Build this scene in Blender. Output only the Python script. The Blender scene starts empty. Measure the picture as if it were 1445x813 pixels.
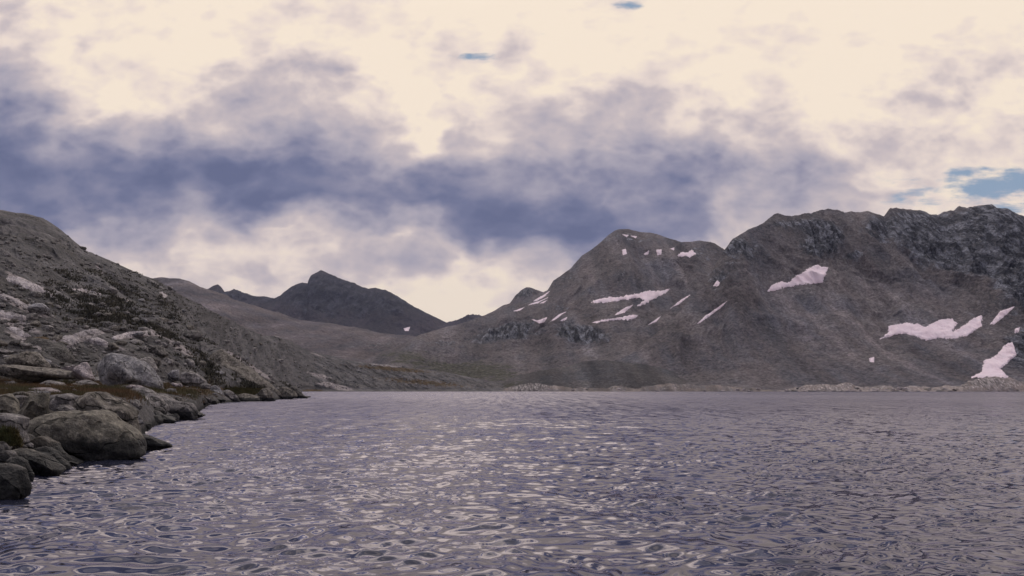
import bpy, math
import numpy as np
from mathutils import Vector
from mathutils.bvhtree import BVHTree

rng = np.random.default_rng(11)
scene = bpy.context.scene
COL = scene.collection

# ------------------------------------------------------------------ camera model
W, H, F = 1445.0, 813.0, 1251.0
CAMZ, HOR = 2.0, 550.0
PITCH = math.atan((HOR - H / 2) / F)
cp, sp = math.cos(PITCH), math.sin(PITCH)

def se(px, py):
    """photo pixel -> (x/y, z/y) of the world direction through it"""
    px = np.asarray(px, float); py = np.asarray(py, float)
    cx = (px - W / 2) / F; cy = (H / 2 - py) / F
    y = cp - cy * sp; z = sp + cy * cp
    return cx / y, z / y

def pix(x, y, z):
    """world point -> photo pixel"""
    dz = z - CAMZ
    f = y * cp + dz * sp; u = -y * sp + dz * cp
    return W / 2 + F * x / f, H / 2 - F * u / f

# ------------------------------------------------------------------ noise
_P = np.random.default_rng(3).permutation(4096)
_P = np.concatenate([_P, _P, _P])
_G = np.random.default_rng(4).normal(size=(4096, 3)); _G /= np.linalg.norm(_G, axis=1)[:, None]

def noise(x, y, z=0.0):
    x, y, z = np.broadcast_arrays(np.asarray(x, float), np.asarray(y, float), np.asarray(z, float))
    xi = np.floor(x).astype(np.int64); yi = np.floor(y).astype(np.int64); zi = np.floor(z).astype(np.int64)
    xf = x - xi; yf = y - yi; zf = z - zi
    u = xf**3 * (xf * (xf * 6 - 15) + 10); v = yf**3 * (yf * (yf * 6 - 15) + 10); w = zf**3 * (zf * (zf * 6 - 15) + 10)
    out = 0
    for a in (0, 1):
        for b in (0, 1):
            for c in (0, 1):
                h = _P[(_P[(_P[(xi + a) & 4095] + yi + b) & 4095] + zi + c) & 4095]
                g = _G[h]
                d = g[..., 0] * (xf - a) + g[..., 1] * (yf - b) + g[..., 2] * (zf - c)
                out = out + d * (u if a else 1 - u) * (v if b else 1 - v) * (w if c else 1 - w)
    return out * 1.5

def fbm(x, y, z=0.0, n=5, gain=0.5, lac=2.03):
    o = 0; a = 1.0; f = 1.0; t = 0
    for i in range(n):
        o = o + a * noise(x * f + 17.3 * i, y * f - 9.1 * i, np.asarray(z) * f + 3.7 * i); t += a
        a *= gain; f *= lac
    return o / t * 1.3

def ridged(x, y, z=0.0, n=4, gain=0.5, lac=2.1):
    o = 0; a = 1.0; f = 1.0; t = 0
    for i in range(n):
        o = o + a * (1 - 2 * np.abs(noise(x * f + 11.3 * i, y * f + 5.1 * i, np.asarray(z) * f))); t += a
        a *= gain; f *= lac
    return o / t

def sstep(a, b, x):
    t = np.clip((x - a) / (b - a), 0, 1); return t * t * (3 - 2 * t)

# ------------------------------------------------------------------ object helpers
def mesh_np(name, verts, quads=None, tris=None, mat=None, smooth=True, link=True):
    me = bpy.data.meshes.new(name)
    verts = np.ascontiguousarray(verts, dtype=np.float32)
    parts, starts, n = [], [], 0
    for arr, k in ((quads, 4), (tris, 3)):
        if arr is not None and len(arr):
            arr = np.asarray(arr, dtype=np.int32)
            parts.append(arr.ravel()); starts.append(n + np.arange(len(arr)) * k); n += arr.size
    loops = np.concatenate(parts); starts = np.concatenate(starts).astype(np.int32)
    me.vertices.add(len(verts)); me.vertices.foreach_set('co', verts.ravel())
    me.loops.add(len(loops)); me.loops.foreach_set('vertex_index', loops.astype(np.int32))
    me.polygons.add(len(starts)); me.polygons.foreach_set('loop_start', starts)
    if smooth:
        me.polygons.foreach_set('use_smooth', np.ones(len(starts), dtype=bool))
    me.update(calc_edges=True); me.validate()
    if mat: me.materials.append(mat)
    if not link: return me
    o = bpy.data.objects.new(name, me); COL.objects.link(o)
    return o

def attr(o, name, data):
    data = np.asarray(data, dtype=np.float32)
    if data.ndim == 1:
        a = o.data.attributes.new(name, 'FLOAT', 'POINT'); a.data.foreach_set('value', data)
    else:
        a = o.data.attributes.new(name, 'FLOAT_VECTOR', 'POINT'); a.data.foreach_set('vector', data.ravel())

def tag(o, label=None, cat=None, group=None, kind=None):
    if label: o['label'] = label
    if cat: o['category'] = cat
    if group: o['group'] = group
    if kind: o['kind'] = kind
    return o

def grid_quads(nr, nc):
    i = np.arange(nr - 1)[:, None] * nc + np.arange(nc - 1)[None, :]
    return np.stack([i, i + 1, i + nc + 1, i + nc], -1).reshape(-1, 4)

# ------------------------------------------------------------------ node helper
class NT:
    def __init__(s, tree): s.t = tree; s.n = tree.nodes; s.l = tree.links
    def new(s, typ, **kw):
        n = s.n.new(typ)
        for k, v in kw.items(): setattr(n, k, v)
        return n
    def set(s, sock, v):
        if isinstance(v, bpy.types.NodeSocket): s.l.new(v, sock)
        else:
            if isinstance(v, tuple) and len(v) == 3 and sock.type == 'RGBA': v = (*v, 1)
            sock.default_value = v
    def m(s, op, a, b=None, c=None, clamp=False):
        n = s.new('ShaderNodeMath', operation=op, use_clamp=clamp)
        for i, v in enumerate((a, b, c)):
            if v is not None: s.set(n.inputs[i], v)
        return n.outputs[0]
    def v(s, op, a, b=None, scale=None):
        n = s.new('ShaderNodeVectorMath', operation=op)
        s.set(n.inputs[0], a)
        if b is not None: s.set(n.inputs[1], b)
        if scale is not None: s.set(n.inputs['Scale'], scale)
        return n.outputs['Value'] if op in ('LENGTH', 'DOT_PRODUCT') else n.outputs[0]
    def comb(s, x, y, z):
        n = s.new('ShaderNodeCombineXYZ')
        for i, q in enumerate((x, y, z)): s.set(n.inputs[i], q)
        return n.outputs[0]
    def sep(s, v):
        n = s.new('ShaderNodeSeparateXYZ'); s.set(n.inputs[0], v); return n.outputs
    def noise(s, vec, scale, detail=4.0, rough=0.55, dist=0.0, col=False, dim='3D'):
        n = s.new('ShaderNodeTexNoise', noise_dimensions=dim); s.set(n.inputs['Vector'], vec)
        n.inputs['Scale'].default_value = scale; n.inputs['Detail'].default_value = detail
        n.inputs['Roughness'].default_value = rough; n.inputs['Distortion'].default_value = dist
        return n.outputs['Color' if col else 'Fac']
    def voro(s, vec, scale, out='Distance', feature='F1'):
        n = s.new('ShaderNodeTexVoronoi', feature=feature); s.set(n.inputs['Vector'], vec)
        n.inputs['Scale'].default_value = scale
        return n.outputs[out]
    def mr(s, x, a, b, c=0.0, d=1.0, smooth=True):
        n = s.new('ShaderNodeMapRange', interpolation_type='SMOOTHSTEP' if smooth else 'LINEAR')
        s.set(n.inputs['Value'], x)
        for k, q in (('From Min', a), ('From Max', b), ('To Min', c), ('To Max', d)): s.set(n.inputs[k], q)
        return n.outputs[0]
    def mix(s, f, a, b, blend='MIX'):
        n = s.new('ShaderNodeMix', data_type='RGBA', blend_type=blend)
        s.set(n.inputs[0], f); s.set(n.inputs[6], a); s.set(n.inputs[7], b)
        return n.outputs[2]
    def mixf(s, f, a, b):
        n = s.new('ShaderNodeMix', data_type='FLOAT')
        s.set(n.inputs[0], f); s.set(n.inputs[2], a); s.set(n.inputs[3], b)
        return n.outputs[0]
    def ramp(s, f, stops, interp='LINEAR'):
        n = s.new('ShaderNodeValToRGB'); cr = n.color_ramp; cr.interpolation = interp
        s.set(n.inputs[0], f)
        cr.elements.remove(cr.elements[-1])
        for i, (p, c) in enumerate(sorted(stops, key=lambda q: q[0])):
            if i == 0: e = cr.elements[0]; e.position = p
            else: e = cr.elements.new(p)
            e.color = (*c, 1) if isinstance(c, tuple) else (c, c, c, 1)
        return n.outputs[0]
    def attr(s, name, out='Fac'):
        n = s.new('ShaderNodeAttribute', attribute_name=name); return n.outputs[out]

def material(name):
    m = bpy.data.materials.new(name); m.use_nodes = True
    nt = NT(m.node_tree); b = m.node_tree.nodes['Principled BSDF']
    return m, nt, b

def pos(nt): return nt.new('ShaderNodeNewGeometry').outputs['Position']

def bump(nt, b, height, dist, strength=1.0):
    n = nt.new('ShaderNodeBump'); n.inputs['Distance'].default_value = dist
    n.inputs['Strength'].default_value = strength
    nt.set(n.inputs['Height'], height); nt.l.new(n.outputs[0], b.inputs['Normal'])

# ------------------------------------------------------------------ materials
def mountain_mat(name, scree, rock, veg, m=1.0, fine=1.0, speck=0.5):
    """loose scree and bare rock; attributes: rock, veg, st (metres across / down the slope)"""
    M, nt, b = material(name)
    p = pos(nt); st = nt.attr('st', 'Vector'); ra = nt.attr('rock'); va = nt.attr('veg')
    big = nt.noise(p, 0.008 / m, 5)
    mid = nt.noise(p, 0.05 / m, 6, 0.65)
    fin = nt.noise(p, 0.22 / m * fine, 5, 0.7)
    flow = nt.noise(nt.v('MULTIPLY', st, (0.045 / m, 0.006 / m, 0.0)), 1.0, 3, 0.5, 0.0)
    crag = nt.noise(nt.v('MULTIPLY', st, (0.10 / m, 0.020 / m, 0.0)), 1.0, 6, 0.68, 0.6)
    c = nt.mix(nt.mr(big, 0.38, 0.62), (scree[0] * 0.84, scree[1] * 0.87, scree[2] * 0.93), (scree[0] * 1.18, scree[1] * 1.12, scree[2] * 1.05))
    c = nt.mix(nt.mr(flow, 0.3, 0.7), c, nt.mix(0.5, c, (scree[0] * 1.25, scree[1] * 1.08, scree[2] * 0.98)))
    fan = nt.noise(nt.v('MULTIPLY', st, (0.02 / m, 0.0022 / m, 0.0)), 1.0, 4, 0.55, 0.2)
    c = nt.mix(1.0, c, nt.ramp(fan, [(0.36, 0.70), (0.5, 1.0), (0.58, 1.15), (0.66, 1.55)]), 'MULTIPLY')
    rc = nt.mix(nt.mr(crag, 0.42, 0.60), tuple(q * 0.40 for q in rock), tuple(q * 1.75 for q in rock))
    rmask = nt.mr(nt.m('ADD', ra, nt.m('MULTIPLY', nt.m('SUBTRACT', mid, 0.5), 1.1)), 0.35, 0.65)
    c = nt.mix(rmask, c, rc)
    vmask = nt.mr(nt.m('ADD', va, nt.m('MULTIPLY', nt.m('SUBTRACT', mid, 0.5), 1.2)), 0.4, 0.65)
    c = nt.mix(vmask, c, nt.mix(fin, tuple(q * 0.6 for q in veg), tuple(q * 1.4 for q in veg)))
    c = nt.mix(nt.mixf(rmask, 0.45, 1.0), c, nt.mix(1.0, c, nt.ramp(mid, [(0.34, 0.62), (0.5, 1.0), (0.66, 1.45)]), 'MULTIPLY'))
    c = nt.mix(1.0, c, nt.ramp(fin, [(0.36, 0.58), (0.5, 0.98), (0.64, 1.5)]), 'MULTIPLY')
    ck1 = nt.m('ABSOLUTE', nt.m('SUBTRACT', nt.noise(nt.v('MULTIPLY', st, (0.05 / m, 0.014 / m, 0.0)), 1.0, 5, 0.62, 0.5), 0.5))
    ck2 = nt.m('ABSOLUTE', nt.m('SUBTRACT', nt.noise(nt.v('MULTIPLY', st, (0.11 / m, 0.05 / m, 0.0)), 1.0, 4, 0.6, 0.5), 0.5))
    joints = nt.m('MULTIPLY', nt.mr(ck1, 0.0, 0.035, 0.35, 1.0), nt.mr(ck2, 0.0, 0.03, 0.55, 1.0))
    c = nt.mix(nt.m('MULTIPLY', rmask, 0.9), c, nt.mix(1.0, c, joints, 'MULTIPLY'))
    w2 = nt.voro(p, 0.34 / m * fine, 'Color'); wd = nt.voro(p, 0.34 / m * fine); wr = nt.sep(w2)
    c = nt.mix(nt.m('MULTIPLY', nt.m('MULTIPLY', nt.mr(wr[0], 0.80, 0.90), nt.mr(wd, 0.5, 0.25)), speck * 0.7), c, (0.25, 0.235, 0.24))
    c = nt.mix(nt.m('MULTIPLY', nt.m('MULTIPLY', nt.mr(wr[1], 0.72, 0.86), nt.mr(wd, 0.5, 0.25)), speck), c, (0.05, 0.048, 0.052))
    v = nt.voro(p, 0.16 / m * fine, 'Color'); vd = nt.voro(p, 0.16 / m * fine)
    sp_ = nt.m('MULTIPLY', nt.mr(nt.sep(v)[0], 0.86, 0.95), nt.mr(vd, 0.5, 0.2))
    c = nt.mix(nt.m('MULTIPLY', sp_, speck), c, (0.26, 0.24, 0.235))
    nt.l.new(c, b.inputs['Base Color']); b.inputs['Roughness'].default_value = 0.95
    b.inputs['Specular IOR Level'].default_value = 0.15
    hgt = nt.m('ADD', nt.m('MULTIPLY', fin, 1.0), nt.m('MULTIPLY', nt.m('ADD', mid, nt.m('MULTIPLY', crag, ra)), 2.5))
    bump(nt, b, hgt, 5.0 * m, 1.0)
    return M

def hill_mat():
    M, nt, b = material('hillside_rock')
    p = pos(nt); ra = nt.attr('rock'); va = nt.attr('veg')
    # dipping strata: rotate so that layers run down to the right
    x, y, z = nt.sep(p)
    lay = nt.comb(nt.m('MULTIPLY', nt.m('ADD', x, nt.m('MULTIPLY', z, -1.1)), 0.02),
                  nt.m('MULTIPLY', y, 0.02), nt.m('MULTIPLY', nt.m('ADD', nt.m('MULTIPLY', x, 0.45), z), 0.22))
    strat = nt.noise(lay, 1.0, 6, 0.65, 0.5)
    big = nt.noise(p, 0.03, 4); mid = nt.noise(p, 0.2, 6, 0.65); fin = nt.noise(p, 0.9, 6, 0.72)
    tiny = nt.noise(p, 5.0, 4, 0.7)
    c = nt.mix(nt.mr(strat, 0.36, 0.66), (0.080, 0.077, 0.079), (0.205, 0.194, 0.195))
    c = nt.mix(nt.mr(big, 0.4, 0.62), c, nt.mix(0.55, c, (0.115, 0.105, 0.099)))
    dark = nt.mr(nt.m('ADD', mid, nt.m('MULTIPLY', nt.m('SUBTRACT', fin, 0.5), 0.6)), 0.47, 0.6)
    c = nt.mix(nt.m('MULTIPLY', dark, 0.5), c, (0.078, 0.075, 0.068))
    pal = nt.mr(nt.m('ADD', nt.m('MULTIPLY', ra, 1.7), nt.m('MULTIPLY', nt.m('SUBTRACT', strat, 0.5), 1.3)), 0.5, 0.75)
    c = nt.mix(pal, c, nt.mix(mid, (0.26, 0.23, 0.228), (0.40, 0.355, 0.35)))
    vm = nt.mr(nt.m('ADD', va, nt.m('MULTIPLY', nt.m('SUBTRACT', mid, 0.5), 1.4)), 0.42, 0.62)
    c = nt.mix(vm, c, nt.mix(nt.mr(mid, 0.35, 0.65), (0.075, 0.06, 0.03), (0.10, 0.062, 0.032)))
    c = nt.mix(1.0, c, nt.ramp(fin, [(0.36, 0.6), (0.5, 0.98), (0.64, 1.45)]), 'MULTIPLY')
    c = nt.mix(1.0, c, nt.ramp(tiny, [(0.36, 0.74), (0.5, 1.0), (0.64, 1.28)]), 'MULTIPLY')
    # wet, algae-dark rim at the water line
    c = nt.mix(nt.mr(z, 0.5, 0.15), c, (0.016, 0.017, 0.016))
    nt.l.new(c, b.inputs['Base Color']); b.inputs['Roughness'].default_value = 0.92
    b.inputs['Specular IOR Level'].default_value = 0.2
    bump(nt, b, nt.m('ADD', nt.m('MULTIPLY', strat, 2.0), nt.m('ADD', mid, nt.m('MULTIPLY', fin, 0.6))), 1.6, 1.0)
    return M

def boulder_mat(name, base, lichen, pale, streak=0.5):
    M, nt, b = material(name)
    tc = nt.new('ShaderNodeTexCoord').outputs['Object']; p = pos(nt)
    rnd = nt.new('ShaderNodeObjectInfo').outputs['Random']
    oc = nt.v('ADD', tc, nt.comb(nt.m('MULTIPLY', rnd, 37.0), 0.0, 0.0))
    big = nt.noise(oc, 0.7, 5, 0.6, 0.4); mid = nt.noise(oc, 3.0, 6, 0.66); fin = nt.noise(oc, 18.0, 5, 0.7)
    st = nt.noise(nt.v('MULTIPLY', oc, (2.2, 2.2, 0.28)), 1.0, 6, 0.65, 0.8)
    c = nt.mix(nt.mr(big, 0.36, 0.64), tuple(q * 0.72 for q in base), tuple(q * 1.25 for q in base))
    c = nt.mix(nt.mr(mid, 0.48, 0.66), c, lichen)
    c = nt.mix(nt.m('MULTIPLY', nt.mr(st, 0.52, 0.66), streak), c, tuple(q * 0.35 for q in base))
    c = nt.mix(nt.m('MULTIPLY', nt.mr(nt.m('MULTIPLY', st, mid), 0.28, 0.36), 0.5), c, pale)
    c = nt.mix(1.0, c, nt.ramp(mid, [(0.34, 0.62), (0.5, 1.0), (0.66, 1.4)]), 'MULTIPLY')
    c = nt.mix(1.0, c, nt.ramp(fin, [(0.36, 0.72), (0.5, 1.0), (0.64, 1.3)]), 'MULTIPLY')
    c = nt.mix(1.0, c, nt.mixf(rnd, 0.8, 1.2), 'MULTIPLY')
    ck = nt.m('ABSOLUTE', nt.m('SUBTRACT', nt.noise(nt.v('MULTIPLY', oc, (0.7, 0.7, 1.3)), 0.8, 3, 0.5, 0.3), 0.5))
    crack = nt.mr(ck, 0.004, 0.018)
    c = nt.mix(1.0, c, nt.mixf(crack, 0.35, 1.0), 'MULTIPLY')
    z = nt.m('ADD', nt.sep(p)[2], nt.m('MULTIPLY', nt.m('SUBTRACT', mid, 0.5), 0.3))
    wet = nt.mr(z, 0.72, 0.5)
    c = nt.mix(nt.m('MULTIPLY', wet, 0.9), c, (0.014, 0.015, 0.016))
    nt.l.new(c, b.inputs['Base Color'])
    nt.l.new(nt.mixf(wet, 0.9, 0.55), b.inputs['Roughness'])
    b.inputs['Specular IOR Level'].default_value = 0.25
    bump(nt, b, nt.m('ADD', nt.m('MULTIPLY', mid, 1.0), nt.m('ADD', nt.m('MULTIPLY', fin, 0.3), nt.m('ADD', nt.m('MULTIPLY', crack, 0.5), nt.m('MULTIPLY', st, 0.8)))), 0.2, 1.0)
    return M

def snow_mat():
    M, nt, b = material('old_snow')
    p = pos(nt)
    n1 = nt.noise(p, 0.06, 5, 0.6); n2 = nt.noise(p, 0.5, 5, 0.7)
    c = nt.mix(nt.mr(n1, 0.35, 0.65), (0.78, 0.64, 0.70), (0.84, 0.715, 0.77))
    c = nt.mix(nt.mr(n2, 0.6, 0.8), c, (0.55, 0.46, 0.48))
    nt.l.new(c, b.inputs['Base Color']); b.inputs['Roughness'].default_value = 0.8
    bump(nt, b, n2, 1.0, 0.6)
    return M

def water_mat():
    M, nt, b = material('lake_water')
    p = pos(nt); x, y, z = nt.sep(p)
    far = nt.mr(y, 14.0, 60.0)
    vfar = nt.mr(y, 40.0, 260.0)
    def slope(sx, sy, sc, det, off):
        n = nt.noise(nt.v('ADD', nt.v('MULTIPLY', p, (sx, sy, 0.0)), (off, off * 2, 0.0)), sc, det, 0.6, 0.3, True)
        return nt.v('SUBTRACT', n, (0.5, 0.5, 0.5))
    gust = nt.noise(nt.v('MULTIPLY', p, (0.012, 0.006, 0.0)), 1.0, 4, 0.6)
    a1 = nt.v('SCALE', slope(0.6, 1.0, 3.0, 2.0, 3.0), scale=nt.m('MULTIPLY', far, 0.75))
    a2 = nt.v('SCALE', slope(0.6, 1.0, 9.0, 2.0, 9.0), scale=nt.mixf(far, 0.03, 0.55))
    a3 = nt.v('SCALE', slope(0.6, 1.0, 0.8, 2.0, 5.0), scale=nt.m('MULTIPLY', far, 0.30))
    # gust streaks, longer than wide, that group the ripples
    a4 = nt.v('SCALE', slope(0.9, 0.06, 1.5, 3.0, 25.0), scale=nt.m('MULTIPLY', far, 0.55))
    a4 = nt.v('ADD', a4, nt.v('SCALE', slope(1.0, 0.016, 1.0, 3.0, 35.0), scale=nt.m('MULTIPLY', vfar, 0.6)))
    tot = nt.v('SCALE', nt.v('ADD', nt.v('ADD', a1, a2), nt.v('ADD', a3, a4)), scale=nt.mr(gust, 0.35, 0.65, 0.6, 1.15))
    # the strip under the far shore lies in the lee and is calmer
    tot = nt.v('SCALE', tot, scale=nt.mr(y, 600.0, 980.0, 1.0, 0.8))
    tot = nt.v('SCALE', tot, scale=nt.mixf(vfar, 1.0, 1.6))
    # wind waves run down the lake: their steep faces look back up it
    tot = nt.v('ADD', nt.v('MULTIPLY', tot, (0.8, 1.0, 0.0)), nt.comb(0.0, nt.m('ADD', nt.m('MULTIPLY', far, -0.10), nt.m('MULTIPLY', vfar, -0.08)), 0.0))
    g = nt.new('ShaderNodeNewGeometry').outputs['Normal']
    nn = nt.v('NORMALIZE', nt.v('ADD', g, tot))
    # dark silty body under a reflecting skin
    dif = nt.new('ShaderNodeBsdfDiffuse'); dif.inputs['Color'].default_value = (0.026, 0.028, 0.044, 1)
    glo = nt.new('ShaderNodeBsdfAnisotropic'); glo.inputs['Color'].default_value = (0.89, 0.865, 1.0, 1)
    nt.l.new(nt.mixf(vfar, nt.mixf(far, 0.03, 0.07), 0.15), glo.inputs['Roughness'])
    fr = nt.new('ShaderNodeFresnel'); fr.inputs['IOR'].default_value = 1.40
    mx = nt.new('ShaderNodeMixShader')
    for n in (glo, fr): nt.l.new(nn, n.inputs['Normal'])
    nt.l.new(fr.outputs[0], mx.inputs[0]); nt.l.new(dif.outputs[0], mx.inputs[1]); nt.l.new(glo.outputs[0], mx.inputs[2])
    nt.l.new(mx.outputs[0], M.node_tree.nodes['Material Output'].inputs['Surface'])
    M.node_tree.nodes.remove(b)
    return M

def leaf_mat(name, c0, c1, sc):
    M, nt, b = material(name)
    p = pos(nt); n = nt.noise(p, sc, 4, 0.6); f = nt.noise(p, sc * 9, 2)
    c = nt.mix(nt.mr(n, 0.38, 0.62), c0, c1)
    c = nt.mix(1.0, c, nt.ramp(f, [(0.3, 0.6), (0.7, 1.4)]), 'MULTIPLY')
    nt.l.new(c, b.inputs['Base Color']); b.inputs['Roughness'].default_value = 0.9
    b.inputs['Specular IOR Level'].default_value = 0.1
    return M

SCREE = (0.145, 0.138, 0.148); ROCK = (0.152, 0.156, 0.178)
M_MTN = mountain_mat('mountain_scree', SCREE, ROCK, (0.095, 0.092, 0.070), 1.0, 1.0, 0.6)
M_FAR = mountain_mat('far_peak_rock', (0.042, 0.037, 0.046), (0.032, 0.032, 0.043), (0.05, 0.05, 0.04), 3.0, 1.0, 0.1)
M_MID = mountain_mat('valley_scree', (0.138, 0.126, 0.134), (0.132, 0.131, 0.142), (0.110, 0.106, 0.086), 1.4, 1.0, 0.4)
M_MORAINE = mountain_mat('moraine_gravel', (0.088, 0.087, 0.091), (0.14, 0.139, 0.146), (0.06, 0.058, 0.04), 0.7, 1.0, 0.25)
M_HILL = hill_mat()
M_OLIVE = boulder_mat('olive_granite', (0.176, 0.162, 0.135), (0.234, 0.214, 0.174), (0.266, 0.245, 0.206), 0.5)
M_GREY = boulder_mat('grey_granite', (0.191, 0.177, 0.170), (0.251, 0.233, 0.220), (0.336, 0.308, 0.296), 0.6)
M_PALE = boulder_mat('pale_granite', (0.242, 0.235, 0.242), (0.294, 0.282, 0.281), (0.371, 0.350, 0.339), 0.8)
M_PINK = boulder_mat('pinkish_granite', (0.301, 0.262, 0.265), (0.364, 0.315, 0.310), (0.496, 0.438, 0.427), 0.5)
M_DARK = boulder_mat('dark_granite', (0.106, 0.099, 0.092), (0.156, 0.144, 0.132), (0.204, 0.188, 0.179), 0.7)
M_BROWN = boulder_mat('brown_granite', (0.148, 0.133, 0.114), (0.205, 0.186, 0.161), (0.293, 0.267, 0.239), 0.7)
M_SLAB = boulder_mat('pale_granite_slab', (0.40, 0.36, 0.365), (0.44, 0.40, 0.40), (0.50, 0.46, 0.455), 0.4)
M_BANK = mountain_mat('shore_slabs', (0.28, 0.25, 0.24), (0.38, 0.34, 0.325), (0.07, 0.066, 0.05), 0.14, 1.0, 0.3)
M_KNOB = mountain_mat('dark_shore_rock', (0.20, 0.183, 0.176), (0.29, 0.262, 0.252), (0.07, 0.066, 0.05), 0.14, 1.0, 0.3)
M_SNOW = snow_mat()
M_WATER = water_mat()
M_GRASS = leaf_mat('autumn_grass', (0.085, 0.080, 0.042), (0.135, 0.082, 0.046), 0.16)
M_GREEN = leaf_mat('green_sedge', (0.045, 0.050, 0.022), (0.085, 0.065, 0.03), 0.8)
M_SHRUB = leaf_mat('dwarf_shrub_leaves', (0.058, 0.056, 0.044), (0.092, 0.083, 0.063), 0.2)

# ------------------------------------------------------------------ ridge heightfields
class Surf:
    pass

def slope_mesh(name, sil, yr, yb, basey, mat, prange, nc, nr, expo=1.3, gully=(20, 60.0), rough=(6.0, 70.0),
               jag=1.2, blobs=(), vegs=(), topk=0.35, seed=0.0, back=True, crag=1.0, teeth=0.4):
    """mountain flank: ridge silhouette (photo pixels) at its own distance, falling to its foot; every point is a real place"""
    px = np.linspace(prange[0], prange[1], nc)
    sil = np.array(sil, float)
    py = np.interp(px, sil[:, 0], sil[:, 1])
    py = py + jag * (fbm(px / 22.0 + seed, seed, 0, 5, 0.6)) * 1.6
    py = py + teeth * (ridged(px / 9.0 + seed, seed * 2, 0, 3, 0.7) - 0.3) * 2.2 * np.clip(fbm(px / 40.0, seed + 3, 0, 2) + 0.6, 0, 1.2)
    YR = np.interp(px, *np.array(yr, float).T); YB = np.interp(px, *np.array(yb, float).T)
    s0 = (px - W / 2) / F
    er = se(px, py)[1]
    sx = s0 / cp * 0 + se(px, np.full_like(px, 470.0))[0]
    zr = CAMZ + er * YR
    zb = CAMZ + se(px, np.full_like(px, basey))[1] * YB if np.isscalar(basey) else CAMZ + se(px, np.interp(px, *np.array(basey, float).T))[1] * YB
    t = np.linspace(0, 1, nr)
    tb = np.linspace(1.03, 1.9, 14) if back else np.zeros(0)
    T = np.concatenate([[-0.05], t, tb])[:, None]
    tc = np.clip(T, 0, 1)
    prof = topk * tc ** 2.6 + (1 - topk) * tc ** expo
    Y = YB + (YR - YB) * T
    Z = zb + (zr - zb) * prof
    Z = np.where(T < 0, zb - 6.0, Z)
    Z = np.where(T > 1, zr - (T - 1) * (zr - zb) * 0.9, Z)
    X = sx[None, :] * Y
    h = (zr - zb)[None, :]
    fade = np.sin(np.clip(T, 0, 1) * math.pi) ** 0.6 * np.minimum(1, h / 120.0) + 0.04
    # gullies: ribs running down the slope
    L = gully[1]
    warp = fbm(X / (L * 3) + seed, Y / (L * 3), 0, 3) * 0.9
    g = ridged(X / L + warp + seed, (Z + Y * 0.15) / (L * 5) + warp, seed, 4, 0.55)
    upper = sstep(0.25, 0.85, tc)
    dis = g * gully[0] * (0.25 + 0.75 * upper)
    rb = np.zeros_like(X)
    PX, PY = pix(X, Y, Z)
    for (bx, by, rx, ry, a) in blobs:
        rb = rb + a * np.exp(-((PX - bx) / rx) ** 2 - ((PY - by) / ry) ** 2)
    rb = np.clip(rb, 0, 1)
    R = rough[1]
    f1 = fbm(X / R, Y / R, Z / R + seed, 6, 0.55)
    f2 = ridged(X / (R * .24), (Z + Y * 0.3) / (R * .75), seed, 5, 0.62)
    Z2 = Z + fade * (dis * 0.5 + f1 * rough[0] + crag * f2 * rough[0] * 0.5 * (0.25 + rb))
    Y2 = Y - fade * (dis + crag * rb * f2 * rough[0] * 2.0)
    X2 = X + fade * fbm(X / R + 50, Y / R, Z / R, 4) * rough[0] * 0.6
    # keep the skyline where it is
    verts = np.stack([X2, Y2, Z2], -1).reshape(-1, 3)
    quads = grid_quads(len(T), nc)
    o = mesh_np(name, verts, quads, mat=mat)
    vg = np.zeros_like(X)
    for (bx, by, rx, ry, a) in vegs:
        vg = vg + a * np.exp(-((PX - bx) / rx) ** 2 - ((PY - by) / ry) ** 2)
    attr(o, 'rock', rb.ravel()); attr(o, 'veg', np.clip(vg, 0, 1).ravel())
    attr(o, 'st', np.stack([X, Y * 0.4 + Z * 1.2, 0 * X], -1).reshape(-1, 3))
    S = Surf(); S.o = o; S.v = verts
    S.bvh = BVHTree.FromPolygons(verts.tolist(), quads.tolist())
    return S

# far dark peak at the head of the valley
sil = [(100, 440), (200, 428), (270, 414), (291, 408), (298, 404), (305, 401), (310, 405), (315, 412), (321, 412), (327, 409), (333, 409), (340, 412), (356, 417), (372, 418),
       (385, 421), (394, 417), (399, 413), (404, 409), (416, 401), (426, 399), (434, 400), (436, 393), (438, 389), (444, 385.5), (451, 381.5), (458, 384.5), (464, 387.5), (483, 395),
       (499, 400), (510, 405), (518, 407), (528, 406), (537, 408), (545, 410), (553, 414), (566, 422), (579, 430), (598, 440), (617, 449), (630, 455), (640, 452), (646, 450),
       (653, 447), (660, 444), (668, 444), (676, 445), (690, 450), (780, 470), (900, 480)]
S_far = slope_mesh('mountain', sil, [(0, 5200), (450, 5200), (620, 5000), (700, 5600)], [(0, 3300), (900, 3300)], 492, M_FAR,
                   (150, 800), 620, 180, 1.15, (90, 230), (26, 260), 0.8, [(450, 420, 60, 40, .8), (550, 435, 60, 25, .7), (350, 420, 60, 10, .7)], topk=0.4, seed=3.1, teeth=1.1)
tag(S_far.o, 'dark blue grey peak with a blunt summit knob at the head of the valley', 'mountain', kind='structure')

# small brown peak behind the left shoulder of the snowy mountain
sil = [(560, 500), (640, 462), (680, 447), (700, 437), (710, 431), (719, 428), (724, 421), (729, 415), (736, 409), (743, 406), (750, 407), (756, 409), (768, 412), (790, 424), (860, 450), (950, 480)]
S_brown = slope_mesh('mountain', sil, [(0, 3300), (900, 3300)], [(0, 2500), (900, 2500)], 500, M_MID,
                     (600, 900), 300, 120, 1.1, (40, 130), (14, 150), 1.2, [(740, 415, 30, 12, .7)], seed=7.7)
tag(S_brown.o, 'small brown pointed peak behind the left shoulder of the snowy mountain', 'mountain', kind='structure')

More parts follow.
